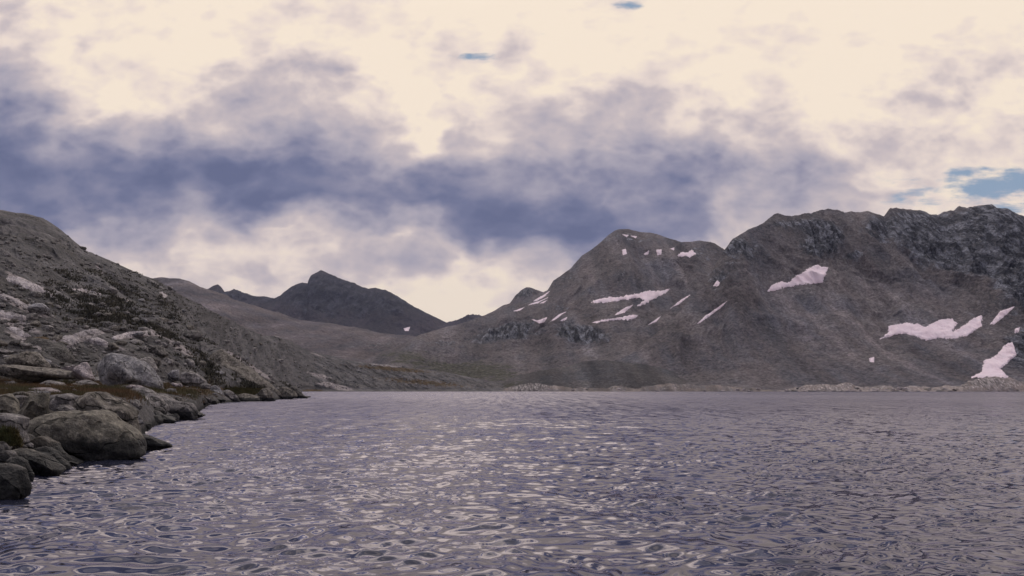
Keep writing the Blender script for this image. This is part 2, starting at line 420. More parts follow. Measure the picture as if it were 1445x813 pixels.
# brown scree ridge between the near hill and the dark peak
sil = [(-300, 330), (0, 370), (120, 384), (180, 388), (200, 390), (206, 394), (218, 392), (225, 391), (236, 393), (249, 393), (264, 397), (280, 405), (291, 408), (318, 416), (327, 422), (359, 432), (391, 441),
       (423, 452), (464, 456), (502, 462), (537, 470), (582, 474), (620, 482), (680, 500), (760, 530)]
S_mid = slope_mesh('hills', sil, [(0, 2300), (230, 2400), (420, 2700), (560, 2900), (760, 2200)], [(0, 1150), (760, 1150)], [(0, 530), (450, 536), (600, 543), (760, 548)], M_MID,
                   (-250, 760), 760, 240, 1.0, (22, 110), (9, 110), 0.9, [(530, 490, 60, 8, .5), (300, 420, 40, 20, .3)], [(560, 500, 60, 12, .5), (470, 480, 60, 10, .35)], topk=0.15, seed=12.2)
tag(S_mid.o, 'brown scree ridge sloping down to the valley floor behind the near hill', 'hill', kind='structure')

# the snowy mountain right of the pass
sil = [(380, 556), (440, 545), (480, 528), (500, 516), (530, 502), (560, 489), (577, 481), (593, 473), (626, 463), (653, 456), (683, 445), (700, 439), (720, 432), (740, 424), (759, 416), (766, 413), (773, 410),
       (781, 396), (793, 388), (807, 378), (822, 361), (842, 348), (862, 330), (869, 326), (876, 324), (889, 323), (905, 327), (929, 330), (949, 338), (965, 342), (975, 341), (989, 340), (1000, 341), (1012, 343),
       (1025, 352), (1060, 375), (1150, 410), (1300, 450)]
blA = [(730, 470, 35, 16, .75), (690, 480, 40, 14, .5), (835, 480, 45, 12, .7), (790, 440, 20, 10, .5), (890, 340, 70, 14, .45), (985, 360, 40, 16, .5), (805, 395, 20, 20, .5),
       (620, 490, 40, 10, .5), (870, 400, 20, 12, .35), (800, 470, 20, 20, .5), (930, 400, 60, 20, .3), (960, 440, 30, 25, .3)]
S_A = slope_mesh('mountain', sil, [(0, 1350), (560, 1500), (700, 1900), (885, 2150), (1030, 2100), (1300, 1900)], [(0, 1030), (1300, 1030)], [(0, 552), (700, 551), (1300, 551)], M_MTN,
                 (400, 1250), 1000, 340, 1.25, (34, 105), (10, 75), 1.0, blA, [(640, 520, 90, 14, .55), (560, 505, 60, 14, .5), (740, 500, 60, 18, .3), (690, 535, 80, 12, .6)], topk=0.35, seed=21.7, teeth=0.35)
tag(S_A.o, 'grey brown mountain with a rounded summit and a long snow band across its bowl', 'mountain', kind='structure')

# the long craggy ridge at right
sil = [(700, 566), (760, 552), (800, 543), (830, 532), (865, 514), (900, 492), (930, 467), (960, 440), (985, 412), (1000, 395), (1013, 372), (1026, 352), (1037, 338), (1059, 325), (1079, 316), (1096, 304), (1103, 301), (1122, 305),
       (1140, 302), (1151, 301), (1162, 297), (1177, 294), (1188, 297), (1199, 299.5), (1210, 298), (1221, 299.5), (1232, 298), (1240, 301), (1248, 303), (1255, 306), (1260, 300), (1264, 295.5), (1271, 293), (1288, 295), (1306, 296),
       (1314, 299), (1321, 302.5), (1332, 303), (1340, 299), (1347, 298), (1356, 296.5), (1363, 291), (1376, 293), (1391, 290), (1402, 289.5), (1410, 288), (1417, 293), (1432, 295), (1445, 302), (1480, 312), (1560, 318), (1680, 345), (1900, 380), (2200, 420)]
blB = [(1160, 335, 34, 26, .9), (1150, 362, 25, 14, .6), (1230, 325, 22, 26, .5), (1290, 330, 45, 42, .9), (1400, 330, 60, 60, 1.0), (1350, 370, 60, 30, .7), (1430, 410, 30, 40, .9), (1050, 365, 30, 24, .6), (1010, 400, 18, 24, .55),
       (1100, 320, 40, 10, .5), (1435, 500, 26, 30, .9), (1600, 380, 120, 60, .9), (1205, 370, 20, 10, .5), (1030, 350, 20, 12, .7)]
S_B = slope_mesh('mountain', sil, [(0, 1090), (760, 1080), (900, 1260), (1000, 1480), (1100, 1720), (1300, 1850), (1450, 1750), (2200, 1600)], [(0, 1020), (2200, 1020)], [(0, 551.5), (2200, 551.5)], M_MTN,
                 (740, 2100), 1150, 380, 1.2, (34, 90), (10, 65), 1.4, blB, [(1000, 540, 90, 8, .3)], topk=0.45, seed=33.3, crag=1.5, teeth=0.9)
tag(S_B.o, 'long craggy grey ridge with broad scree fans falling to the far shore', 'mountain', kind='structure')

sil = [(680, 553), (715, 537), (731, 529), (773, 521), (801, 517), (823, 509.5), (842, 508), (884, 511), (912, 514), (939, 521), (967, 530), (1000, 543), (1030, 553)]
S_mor = slope_mesh('terrain', sil, [(0, 1140), (2000, 1140)], [(0, 1012), (2000, 1012)], 551, M_MORAINE,
                   (690, 1025), 420, 90, 0.8, (3, 40), (2.5, 30), 0.8, [], [(720, 545, 60, 10, .6)], topk=0.0, seed=41.0)
tag(S_mor.o, 'low dark gravel moraine on the far shore below the snowy mountain', 'moraine', kind='structure')

# ------------------------------------------------------------------ near hill on the left
RK = [(40, 402, 40, 6, 28, .9), (30, 432, 38, 5, 26, 1.0), (20, 455, 45, 7, 22, .8), (95, 482, 28, 7, -12, .75), (30, 478, 40, 7, 25, .6), (130, 470, 30, 5, -8, .6), (190, 474, 40, 4, -6, .6),
      (110, 410, 40, 3, 10, .5), (250, 490, 40, 10, 30, .5), (180, 425, 25, 3, 20, .5), (140, 380, 22, 2.5, 50, .5), (230, 416, 6, 3, 20, .9), (390, 472, 12, 3, 20, .9), (200, 455, 30, 3, 30, .5),
      (470, 545, 30, 5, 10, .7), (450, 530, 30, 4, 15, .5), (20, 510, 40, 8, 10, .5), (350, 515, 60, 5, 32, .6), (540, 515, 60, 4, 8, .4), (445, 500, 25, 3, 20, .4), (160, 490, 40, 5, 10, .4), (60, 440, 60, 4, 25, .4)]
VG = [(150, 545, 150, 9, 3, .8), (60, 477, 25, 4, 5, .6), (150, 556, 60, 8, 8, .7), (330, 552, 40, 4, 2, .8), (560, 521, 70, 4, 5, .8), (600, 540, 90, 6, 5, .7), (470, 520, 60, 6, 5, .3), (240, 545, 60, 10, 5, .5), (440, 551, 20, 2, 0, .9)]

def hill_mesh(label, pxs, hs, D0, DB, DR, n1, n2, LLp, jag=1.3):
    hs, D0, DB, DR = (np.array(q, float) for q in (hs, D0, DB, DR))
    nc = len(pxs)
    pys = np.interp(pxs, hs[:, 0], hs[:, 1]) + jag * fbm(pxs / 18.0, 5.5, 0, 5, 0.6) * sstep(720, 560, pxs)
    d0 = np.interp(pxs, *D0.T); db = np.maximum(np.interp(pxs, *DB.T), d0 + 2); dr = np.maximum(np.interp(pxs, *DR.T), db + 3)
    sxc = se(pxs, np.full_like(pxs, 500.0))[0]
    zr = CAMZ + se(pxs, pys)[1] * dr
    tA = np.linspace(-0.1, 1, n1)[:, None]; tB = np.linspace(0, 1, n2 + 1)[1:, None]; tC = np.linspace(1.02, 1.8, 16)[:, None]
    YA = d0 * (db / d0) ** tA
    LL = np.interp(pxs, *LLp)
    ZA = np.where(YA > d0, 2.5 * (1 - np.exp(-np.maximum(YA - d0, 0) / LL)), -0.35 * (d0 - YA)) - 0.12
    ZA = np.minimum(ZA, np.maximum(zr * 0.8, ZA * 0.3))
    zb = ZA[-1]
    YB_ = db * (dr / db) ** (tB ** 0.9)
    q = (YB_ - db) / (dr - db)
    ZB = zb + (zr - zb) * (0.15 * q ** 2 + 0.85 * q)
    YC = dr * (1 + (tC - 1) * 0.5); ZC = zr - (tC - 1) * (np.abs(zr) * 0.8 + 4)
    Y = np.concatenate([YA, YB_, YC]); Z = np.concatenate([ZA, ZB, ZC]); X = sxc * Y
    q = np.concatenate([np.zeros_like(YA), q, np.ones_like(YC)])
    PXh, PYh = pix(X, Y, Z)
    amp = np.minimum(1, Z.clip(0) / 4.0) * (1 - sstep(0.85, 1.0, q) * 0.85)
    hill_on = sstep(0.0, 0.06, q)
    am = amp * (0.12 + 0.88 * hill_on)
    lay = (X * 0.55 + Z * 1.25)
    f_big = fbm(X / 60, Y / 60, Z / 60, 3) * 4.0
    f_lay = ridged(X / 60 + 3, Y / 45, lay / 8.0, 4, 0.55) * 1.9
    f_led = sstep(-0.25, 0.25, fbm(X / 45 + 9, Y / 45, lay / 5.0, 4, .55)) * 1.6
    f_mid = fbm(X / 14, Y / 9, lay / 5, 4, .6) * 1.2
    mk = 0.35 + 0.9 * sstep(-0.2, 0.35, fbm(X / 25 + 40, Y / 25, Z / 25, 3))
    f_sm = ridged(X / 2.6, Y / 2.6, Z / 2.6, 4, .6) * 0.17 * mk
    Z = Z + am * (f_big * hill_on + (f_lay + f_led) * hill_on + f_mid) + np.minimum(1, Z.clip(0) / 1.0) * f_sm * (0.5 + 0.5 * hill_on) * (1 - 0.6 * sstep(0.9, 1, q))
    Y2 = Y - am * hill_on * (f_lay * 1.6 + f_led * 1.5 + f_sm)
    hv = np.stack([X, Y2, Z], -1)
    PX2, PY2 = pix(hv[..., 0], hv[..., 1], hv[..., 2])
    def blobsum(bl):
        r = np.zeros_like(X)
        for (bx, by, rx, ry, ang, a) in bl:
            c_, s_ = math.cos(math.radians(ang)), math.sin(math.radians(ang))
            dx, dy = PX2 - bx, PY2 - by
            r = r + a * np.exp(-((dx * c_ + dy * s_) / rx) ** 2 - ((-dx * s_ + dy * c_) / ry) ** 2)
        return np.clip(r, 0, 1)
    hq = grid_quads(hv.shape[0], nc)
    o = mesh_np('hillside', hv.reshape(-1, 3), hq, mat=M_HILL)
    attr(o, 'rock', blobsum(RK).ravel()); attr(o, 'veg', blobsum(VG).ravel())
    tag(o, label, 'hillside', kind='structure')
    return BVHTree.FromPolygons(hv.reshape(-1, 3).tolist(), hq.tolist())

u = np.linspace(0, 1, 1050)
pxn = np.where(u < 0.16, -1300 + (u / 0.16) * 1260, -40 + (u - 0.16) / 0.84 * 480)
HS = [(-1400, 330), (-700, 300), (-400, 288), (-200, 284), (-100, 288), (-40, 294), (0, 300), (25, 303), (50, 310), (75, 325), (100, 345), (118, 358), (130, 362), (150, 370), (175, 381), (200, 391)]
HB = [hill_mesh('near rocky hillside of dark ledges rising above the left bank', pxn,
        HS + [(215, 398), (232, 412), (250, 434), (268, 458), (285, 477), (305, 490), (330, 503), (350, 515), (370, 527), (390, 539), (410, 548), (425, 556), (434, 561), (440, 566)],
        [(-1400, 7.5), (-500, 11), (-200, 13.5), (-60, 15.5), (0, 16.7), (35, 19), (62, 21.5), (110, 24.5), (185, 26.5), (200, 33), (225, 50), (255, 58), (280, 68), (300, 120), (330, 145), (385, 170), (400, 190), (428, 222), (440, 235)],
        [(-1400, 30), (-400, 70), (0, 92), (150, 100), (250, 118), (300, 145), (350, 175), (385, 190), (428, 226), (440, 238)],
        [(-1400, 200), (-400, 300), (0, 350), (130, 380), (215, 400), (250, 330), (290, 250), (340, 225), (400, 235), (440, 245)], 150, 400,
        ([0, 150, 300, 430, 440], [16, 20, 18, 8, 6]), 0.9),
      hill_mesh('dark rubble hillside running down behind the point to the far shore', np.linspace(90, 800, 800),
        [(80, 420), (150, 392), (200, 391), (215, 396), (240, 410), (270, 426), (300, 441), (340, 461), (372, 475), (383, 474.5), (392, 475), (405, 480), (420, 487), (440, 497), (480, 506), (520, 513), (560, 517), (600, 522), (640, 528), (680, 536), (720, 545), (760, 553), (800, 556)],
        [(80, 300), (215, 300), (300, 420), (380, 720), (415, 900), (445, 985), (800, 1010)],
        [(80, 310), (215, 310), (300, 430), (380, 728), (415, 908), (445, 993), (800, 1016)],
        [(80, 450), (215, 450), (300, 600), (380, 950), (415, 1100), (445, 1180), (640, 1180), (800, 1080)], 40, 330,
        ([0, 800], [8, 8]), 1.3)]

def hill_hit(px, py):
    s, e = se(px, py)
    d = Vector((float(s), 1.0, float(e))).normalized()
    best = None
    for B in HB:
        h = B.ray_cast(Vector((0, 0, CAMZ)), d)
        if h[0] is not None and (best is None or h[3] < best[3]): best = h
    return None if best is None else best[0]

# low rocky banks along the far shore
sil = [(1060, 556), (1090, 552.5), (1120, 547), (1135, 544), (1150, 541.5), (1170, 543), (1190, 540), (1205, 545), (1225, 546), (1240, 543), (1262, 547), (1290, 544), (1310, 547), (1330, 545), (1345, 545), (1365, 538), (1385, 533), (1402, 531.5), (1420, 533), (1445, 540), (1480, 543), (1560, 545), (1700, 550), (1760, 556)]
S_bank = slope_mesh('terrain', sil, [(0, 1022), (2000, 1022)], [(0, 1001), (2000, 1001)], 553.5, M_BANK, (1070, 1740), 620, 70, 0.7, (1.2, 9), (1.5, 9), 2.2, [(1200, 545, 300, 30, .5), (1400, 540, 60, 10, .3)], topk=0.0, seed=51.0, crag=1.3)
tag(S_bank.o, 'pale slabby rock bank along the far shore at right', 'bank', kind='structure')
sil = [(680, 556), (700, 552.5), (712, 548), (725, 544), (742, 541), (760, 541), (775, 544), (800, 546), (830, 547), (860, 545), (900, 547), (930, 543), (945, 541), (960, 542), (985, 544), (1010, 543), (1030, 546), (1060, 548), (1090, 552), (1110, 556)]
S_knob = slope_mesh('terrain', sil, [(0, 1020), (2000, 1020)], [(0, 1001), (2000, 1001)], 553.5, M_KNOB, (685, 1105), 420, 60, 0.7, (1.2, 9), (1.5, 9), 2.0, [(745, 545, 40, 12, .8), (960, 545, 80, 12, .4)], [(850, 548, 60, 8, .5)], topk=0.0, seed=57.0, crag=1.3)
tag(S_knob.o, 'dark broken rock bank along the far shore below the moraine', 'bank', kind='structure')

# ------------------------------------------------------------------ boulders
def icosphere(sub):
    import bmesh
    bm = bmesh.new(); bmesh.ops.create_icosphere(bm, subdivisions=sub, radius=1.0)
    v = np.array([x.co[:] for x in bm.verts]); f = np.array([[q.index for q in p.verts] for p in bm.faces]); bm.free()
    return v / np.linalg.norm(v, axis=1)[:, None], f
ICO = {k: icosphere(k) for k in (2, 3, 4, 5, 6)}

def facets(d, r, n=14, p=18, lo=0.72, hi=1.0):
    nrm = r.normal(size=(n, 3)); nrm /= np.linalg.norm(nrm, axis=1)[:, None]
    hgt = r.uniform(lo, hi, n)
    q = np.clip(d @ nrm.T, 0, None) / hgt
    q = np.concatenate([q, np.ones((len(d), 1)) * 0.98], 1)
    return (q ** p).sum(1) ** (-1.0 / p)

def radial(poly, n=360):
    """star radius of a polygon about its centroid"""
    a = poly; b = np.roll(poly, -1, 0)
    cr = a[:, 0] * b[:, 1] - b[:, 0] * a[:, 1]
    A = cr.sum() / 2
    c = ((a + b) * cr[:, None]).sum(0) / (6 * A)
    th = np.linspace(-math.pi, math.pi, n, endpoint=False)
    R = np.zeros(n)
    for i, t in enumerate(th):
        dx, dz = math.cos(t), math.sin(t)
        best = 0
        for p, q in zip(a - c, b - c):
            e = q - p; den = dx * e[1] - dz * e[0]
            if abs(den) < 1e-12: continue
            s = (p[0] * e[1] - p[1] * e[0]) / den; w = (p[0] * dz - p[1] * dx) / den
            if s > 0 and -1e-9 <= w <= 1 + 1e-9: best = max(best, s)
        R[i] = best
    k = np.array([1, 2, 3, 2, 1.]); k /= k.sum()
    R = np.convolve(np.concatenate([R[-2:], R, R[:2]]), k, 'valid')
    return c, th, R

rock_count = 0
def outline_rock(name, pts, crop, dist, mat, label, cat='boulder', group=None, depth=0.55, sub=5, sink=0.35, block=0.6, rough=1.0, nfac=12):
    global rock_count
    rock_count += 1
    r = np.random.default_rng(100 + rock_count)
    zf, ox, oy = crop
    pts = np.array(pts, float)
    s, e = se(ox + pts[:, 0] / zf, oy + pts[:, 1] / zf)
    poly = np.stack([s * dist, CAMZ + e * dist], 1)
    c, th, R = radial(poly)
    d, f = ICO[sub]
    lat = np.hypot(d[:, 0], d[:, 2]); ang = np.arctan2(d[:, 2], d[:, 0])
    Rv = np.interp(ang, np.concatenate([th, [math.pi]]), np.concatenate([R, R[:1]]))
    dn = np.clip(-np.sin(ang), 0, 1)
    Rv = Rv * (1 + sink * sstep(0.15, 0.9, dn))
    wdt = poly[:, 0].max() - poly[:, 0].min(); hgt = poly[:, 1].max() - poly[:, 1].min()
    D = depth * max(wdt * 0.75, hgt) 
    l2 = lat ** block
    fx = facets(d, r, nfac, 70, 0.50, 0.98)
    k = 1 - (1 - fx) * (1 - lat ** 14)
    x = np.cos(ang) * l2 * Rv * k; z = np.sin(ang) * l2 * Rv * k
    y = np.sign(d[:, 1]) * np.abs(d[:, 1]) ** 0.85 * D * k
    # lean the top back a little so that upward faces catch the light
    v = np.stack([x, y + 0.25 * np.clip(z, 0, None) * (D / max(hgt, .1)), z], 1)
    sc = math.sqrt(wdt * hgt)
    so = r.uniform(0, 50, 3)
    q = v / sc
    n = (fbm(q[:, 0] * 2.2 + so[0], q[:, 1] * 2.2 + so[1], q[:, 2] * 2.2 + so[2], 4) * 0.06 + ridged(q[:, 0] * 5 + so[0], q[:, 1] * 5, q[:, 2] * 5 + q[:, 0] * 2, 4) * 0.030 * rough
         + fbm(q[:, 0] * 14 + so[0], q[:, 1] * 14, q[:, 2] * 14, 4, .6) * 0.020 * rough) * sc
    nrm = d * np.array([1, 1.0, 1]); v = v + nrm * n[:, None] * (1 - 0.55 * lat[:, None] ** 6)
    o = mesh_np(name, v, tris=f, mat=mat)
    o.location = (c[0], dist + D * 0.5, c[1])
    tag(o, label, cat, group)
    return o

C2 = (3.254, 0, 460); C4 = (6.77, 0, 460); C5 = (6.256, 120, 480); C6 = (5.81, 0, 570); C7 = (7.39, 270, 470); C0 = (1, 0, 0)
KEY = [
 # water's edge, nearest first
 ([(-220, 520), (-100, 490), (0, 503), (80, 510), (150, 540), (175, 590), (200, 660), (212, 695), (170, 745), (60, 772), (-100, 775), (-220, 760)], C6, 16.4, M_DARK, 'dark rounded boulder half in the water at the bottom left corner'),
 ([(30, 470), (60, 442), (130, 438), (190, 470), (222, 525), (242, 575), (220, 615), (150, 600), (90, 560), (40, 520)], C6, 18.6, M_DARK, 'dark humped rock just above the corner boulder at the water edge'),
 ([(-30, 400), (0, 388), (60, 380), (100, 398), (132, 440), (110, 480), (40, 490), (-30, 480)], C6, 19.6, M_DARK, 'small dark block at the left frame edge below the shrub tuft'),
 ([(-60, 320), (0, 308), (35, 325), (68, 372), (60, 395), (0, 395), (-60, 390)], C6, 20.6, M_DARK, 'small rounded stone right under the shrub tuft at left edge'),
 ([(70, 380), (120, 368), (220, 385), (330, 420), (400, 490), (466, 548), (450, 572), (380, 588), (240, 582), (185, 510), (150, 440), (90, 400)], C6, 20.9, M_BROWN, 'long tilted angular slab sloping into the water below the huge boulder'),
 ([(240, 368), (340, 350), (400, 383), (460, 440), (535, 505), (525, 530), (450, 548), (380, 500), (300, 430)], C6, 22.3, M_DARK, 'dark smooth slab between the tilted slab and the huge boulder'),
 ([(220, 340), (245, 290), (290, 266), (345, 271), (420, 315), (480, 385), (545, 445), (545, 480), (440, 490), (330, 450), (250, 390)], C6, 23.2, M_BROWN, 'rounded brown rock leaning against the left foot of the huge boulder'),
 ([(90, 335), (115, 310), (160, 322), (212, 355), (205, 380), (100, 376)], C6, 21.6, M_BROWN, 'small blunt stone lying above the tilted slab'),
 ([(200, 338), (240, 318), (268, 333), (262, 357), (215, 358)], C6, 22.3, M_GREY, 'tiny pale stone wedged above the tilted slab'),
 ([(515, 485), (560, 470), (645, 491), (600, 508), (530, 502)], C6, 23.0, M_DARK, 'flat black wedge of rock awash below the huge boulder'),
 ([(-90, 400), (0, 403), (50, 409), (105, 424), (106, 470), (97, 525), (0, 530), (-90, 520)], C2, 22.5, M_GREY, 'grey flat topped block behind the shrub tuft at the left edge'),
 ([(92, 560), (88, 485), (110, 430), (170, 410), (250, 391), (320, 399), (400, 391), (440, 404), (470, 440), (520, 463), (580, 498), (607, 540), (611, 598), (540, 614), (440, 616), (330, 612), (200, 595)], C2, 25.4, M_OLIVE, 'huge olive grey boulder with a dark wet band, largest at the water edge'),
 ([(580, 505), (640, 499), (700, 518), (770, 544), (778, 560), (700, 569), (615, 567), (590, 545)], C2, 29.3, M_DARK, 'low dark rock lying in the water right of the huge boulder'),
 ([(72, 405), (90, 360), (110, 325), (150, 314), (190, 309), (202, 330), (207, 400), (190, 425), (100, 428)], C2, 27.6, M_OLIVE, 'upright square block standing behind the left end of the huge boulder'),
 ([(-90, 330), (0, 318), (30, 311), (45, 328), (72, 412), (60, 425), (0, 425), (-90, 415)], C2, 28.2, M_OLIVE, 'wedge shaped block at the left edge beside the upright square block'),
 ([(45, 327), (75, 317), (112, 325), (100, 365), (80, 392), (55, 385)], C2, 31.0, M_GREY, 'shaded grey stone in the gap between the two upright blocks'),
 ([(320, 352), (345, 325), (380, 307), (430, 304), (480, 324), (540, 364), (590, 400), (606, 432), (609, 492), (560, 512), (480, 500), (400, 440), (330, 385)], C2, 29.3, M_BROWN, 'big brown boulder with a pale streaked top edge behind the huge boulder'),
 ([(188, 348), (215, 318), (300, 311), (350, 325), (345, 375), (300, 392), (250, 388), (200, 372)], C2, 33.0, M_GREY, 'flat pale slab between the square block and the streaked boulder'),
 ([(250, 378), (262, 364), (300, 362), (330, 378), (345, 398), (290, 402), (255, 395)], C2, 27.9, M_GREY, 'small grey rounded stone peeping over the top of the huge boulder'),
 ([(100, 645), (200, 608), (310, 589), (400, 589), (515, 632), (480, 664), (300, 668), (150, 664)], C4, 46.0, M_PINK, 'broad flat pinkish slab on the grass above the upright blocks'),
 # the bench and grass
 ([(350, 552), (430, 518), (500, 528), (592, 568), (604, 603), (520, 614), (440, 590), (370, 575)], C4, 66.0, M_GREY, 'grey stone with a dark left face in the grass above the flat pinkish slab'),
 ([(598, 592), (640, 578), (690, 576), (707, 610), (690, 628), (600, 620)], C4, 63.0, M_PINK, 'small boxy pale stone lying in the rusty grass'),
 ([(690, 532), (780, 514), (845, 525), (935, 562), (840, 575), (720, 556)], C4, 78.0, M_GREY, 'flat grey slab in the grass at the foot of the big pale boulder'),
 ([(240, 462), (260, 444), (300, 449), (322, 476), (290, 488), (250, 483)], C5, 62.0, M_PINK, 'small pale pebble shaped stone alone in the orange grass'),
 ([(60, 208), (90, 168), (140, 114), (190, 107), (260, 119), (350, 137), (430, 179), (490, 229), (540, 288), (575, 350), (592, 408), (520, 416), (400, 394), (250, 394), (150, 378), (88, 332), (68, 262)], C5, 84.0, M_PALE, 'big pale blue grey dome shaped boulder standing on the grassy bench'),
 ([(338, 412), (380, 391), (450, 397), (540, 428), (530, 450), (440, 440), (360, 432)], C5, 57.5, M_PINK, 'thin pale capstone on top of the smooth grey shore boulder'),
 ([(353, 470), (370, 432), (440, 419), (500, 424), (560, 458), (620, 498), (662, 545), (698, 580), (692, 612), (640, 645), (560, 645), (430, 620), (370, 592), (353, 540)], C5, 56.5, M_GREY, 'smooth grey boulder on the shore below the big pale dome'),
 ([(600, 458), (660, 488), (740, 528), (840, 548), (910, 558), (942, 590), (962, 640), (935, 688), (830, 697), (700, 684), (660, 610), (630, 530)], C5, 60.0, M_GREY, 'pale sloping boulder running into the water right of the smooth grey one'),
 ([(900, 590), (960, 622), (1052, 667), (1000, 678), (920, 684), (890, 640)], C5, 61.5, M_DARK, 'black wedge tail of rock pointing into the lake'),
 ([(390, 655), (460, 631), (540, 664), (620, 668), (652, 710), (640, 738), (430, 744), (400, 710)], C5, 52.0, M_BROWN, 'low brown rock at the water below the smooth grey boulder'),
 ([(545, 642), (600, 620), (690, 668), (782, 714), (740, 737), (650, 738), (590, 690)], C5, 53.5, M_DARK, 'dark pointed slab dipping into the water under the smooth grey boulder'),
 ([(700, 436), (740, 424), (785, 430), (808, 466), (790, 484), (720, 460)], C5, 80.0, M_GREY, 'small grey stone in the grass right of the big pale dome'),
 ([(600, 378), (650, 368), (690, 432), (660, 440), (610, 425)], C5, 86.0, M_GREY, 'narrow stone leaning at the right foot of the big pale dome'),
 ([(770, 520), (800, 500), (850, 510), (860, 545), (810, 552), (775, 545)], C5, 64.0, M_BROWN, 'brown stone on the bank above the pale sloping boulder'),
 # rocks above the bench
 ([(680, 442), (750, 350), (800, 344), (842, 400), (862, 492), (820, 505), (730, 490), (690, 465)], C4, 93.0, M_PINK, 'pale split block with a dark crack left of the big dome'),
 ([(570, 415), (620, 385), (740, 368), (720, 420), (680, 450), (600, 440)], C4, 97.0, M_PINK, 'pale tilted slab behind the split block'),
 ([(-40, 262), (0, 205), (60, 188), (150, 140), (280, 114), (380, 124), (480, 178), (560, 218), (612, 290), (622, 350), (560, 408), (500, 424), (420, 430), (200, 420), (-40, 400)], C4, 108.0, M_DARK, 'big dark humped outcrop above the grass at the left edge'),
 ([(-30, 290), (0, 272), (130, 266), (250, 240), (330, 280), (412, 360), (432, 405), (200, 410), (-30, 390)], C4, 101.0, M_BROWN, 'brown rounded rock in front of the dark humped outcrop'),
 ([(-30, 360), (100, 372), (200, 385), (400, 405), (650, 440), (722, 500), (600, 510), (400, 500), (200, 505), (-30, 480)], C4, 92.0, M_BROWN, 'long low brown ledge along the upper edge of the grass'),
 ([(380, 128), (490, 110), (560, 65), (640, 39), (662, 70), (692, 128), (600, 140), (500, 138)], C5, 128.0, M_DARK, 'pointed dark slab perched on the square block up the slope'),
 ([(390, 140), (500, 128), (690, 130), (676, 200), (672, 285), (560, 280), (470, 220)], C5, 129.0, M_BROWN, 'square brown block under the perched slab right of the dome'),
 ([(718, 302), (760, 264), (815, 261), (828, 348), (760, 350), (725, 330)], C5, 122.0, M_PALE, 'pale angular block left of a grey hump above the grass'),
 ([(828, 348), (838, 288), (900, 274), (972, 294), (1054, 360), (1045, 404), (900, 398), (846, 376)], C5, 121.0, M_GREY, 'long grey hump of rock above the grass right of the pale angular block'),
 ([(758, 376), (840, 384), (856, 412), (790, 412), (760, 400)], C5, 105.0, M_PINK, 'small flat pale stone below the grey hump'),
 ([(1006, 396), (1040, 377), (1102, 394), (1094, 424), (1020, 426)], C5, 118.0, M_GREY, 'small pale stone at the right foot of the grey hump'),
 # toward the point
 ([(40, 682), (90, 664), (150, 680), (164, 712), (70, 728), (40, 715)], C7, 140.0, M_BROWN, 'low brown stone at the left end of the shore row before the point'),
 ([(48, 645), (100, 609), (150, 604), (182, 650), (180, 700), (120, 705), (60, 690)], C7, 146.0, M_GREY, 'grey stone behind the low brown stone in the shore row'),
 ([(150, 620), (180, 560), (220, 539), (270, 564), (312, 620), (334, 690), (290, 718), (200, 714), (172, 670)], C7, 145.0, M_PALE, 'pale peaked boulder in the shore row before the point'),
 ([(306, 605), (360, 589), (420, 618), (472, 670), (486, 712), (420, 723), (330, 712)], C7, 147.0, M_GREY, 'rounded grey boulder right of the pale peaked boulder'),
 ([(466, 645), (530, 629), (600, 640), (682, 660), (704, 700), (690, 722), (560, 724), (480, 708)], C7, 153.0, M_BROWN, 'long low brown rock in the middle of the shore row'),
 ([(672, 640), (730, 580), (780, 569), (832, 620), (854, 690), (842, 711), (740, 714), (690, 690)], C7, 157.0, M_BROWN, 'brown humped boulder at the right end of the shore row'),
 ([(870, 605), (940, 560), (1000, 575), (1064, 605), (1096, 662), (960, 684), (880, 664)], C7, 190.0, M_BROWN, 'layered brown slab at the foot of the point'),
 ([(990, 575), (1060, 547), (1122, 600), (1164, 658), (1206, 672), (1100, 682), (1040, 640)], C7, 207.0, M_DARK, 'dark slab forming the very tip of the point'),
]
for k, (pts, crop, dist, mat, lab) in enumerate(KEY):
    big = dist < 70
    outline_rock('boulder', pts, crop, dist, mat, lab, 'boulder', sub=6 if dist < 35 else 5, depth=0.6 if dist > 30 else 0.5)

OUTCROPS = [
 ([(20, 330), (90, 280), (160, 245), (270, 168), (330, 210), (400, 258), (600, 398), (780, 528), (910, 645), (880, 668), (780, 600), (560, 590), (420, 575), (260, 545), (120, 430), (40, 380)], C7, 186.0, M_BROWN, 'big sloping bedrock ramp with parallel cracks running down to the point'),
]
for pts, crop, dist, mat, lab in OUTCROPS:
    outline_rock('bedrock_outcrop', pts, crop, dist, mat, lab, 'outcrop', sub=5, depth=0.3, sink=0.25, rough=1.6)

# shared rock shapes for the scattered stones
def rock_mesh(name, seed, sub, mat, flat=0.7):
    r = np.random.default_rng(seed); d, f = ICO[sub]
    fx = facets(d, r, 13, 16, 0.6, 1.0)
    v = d * fx[:, None]
    v = v + d * (fbm(v[:, 0] * 1.8 + seed, v[:, 1] * 1.8, v[:, 2] * 1.8, 4) * 0.16)[:, None]
    v = v * np.array([1.0, r.uniform(0.6, 1.0), r.uniform(0.45, 0.8) * flat / 0.7])
    return mesh_np(name, v, tris=f, mat=mat, link=False)

mats_sc = [M_GREY, M_BROWN, M_DARK, M_PALE, M_BROWN, M_GREY]
PROTO = [rock_mesh('stone', 500 + i, 4, mats_sc[i % 6]) for i in range(12)]
FAR_PROTO = [rock_mesh('shore_rock', 700 + i, 3, [M_PINK, M_GREY, M_PINK, M_BROWN][i % 4], 0.6) for i in range(8)]

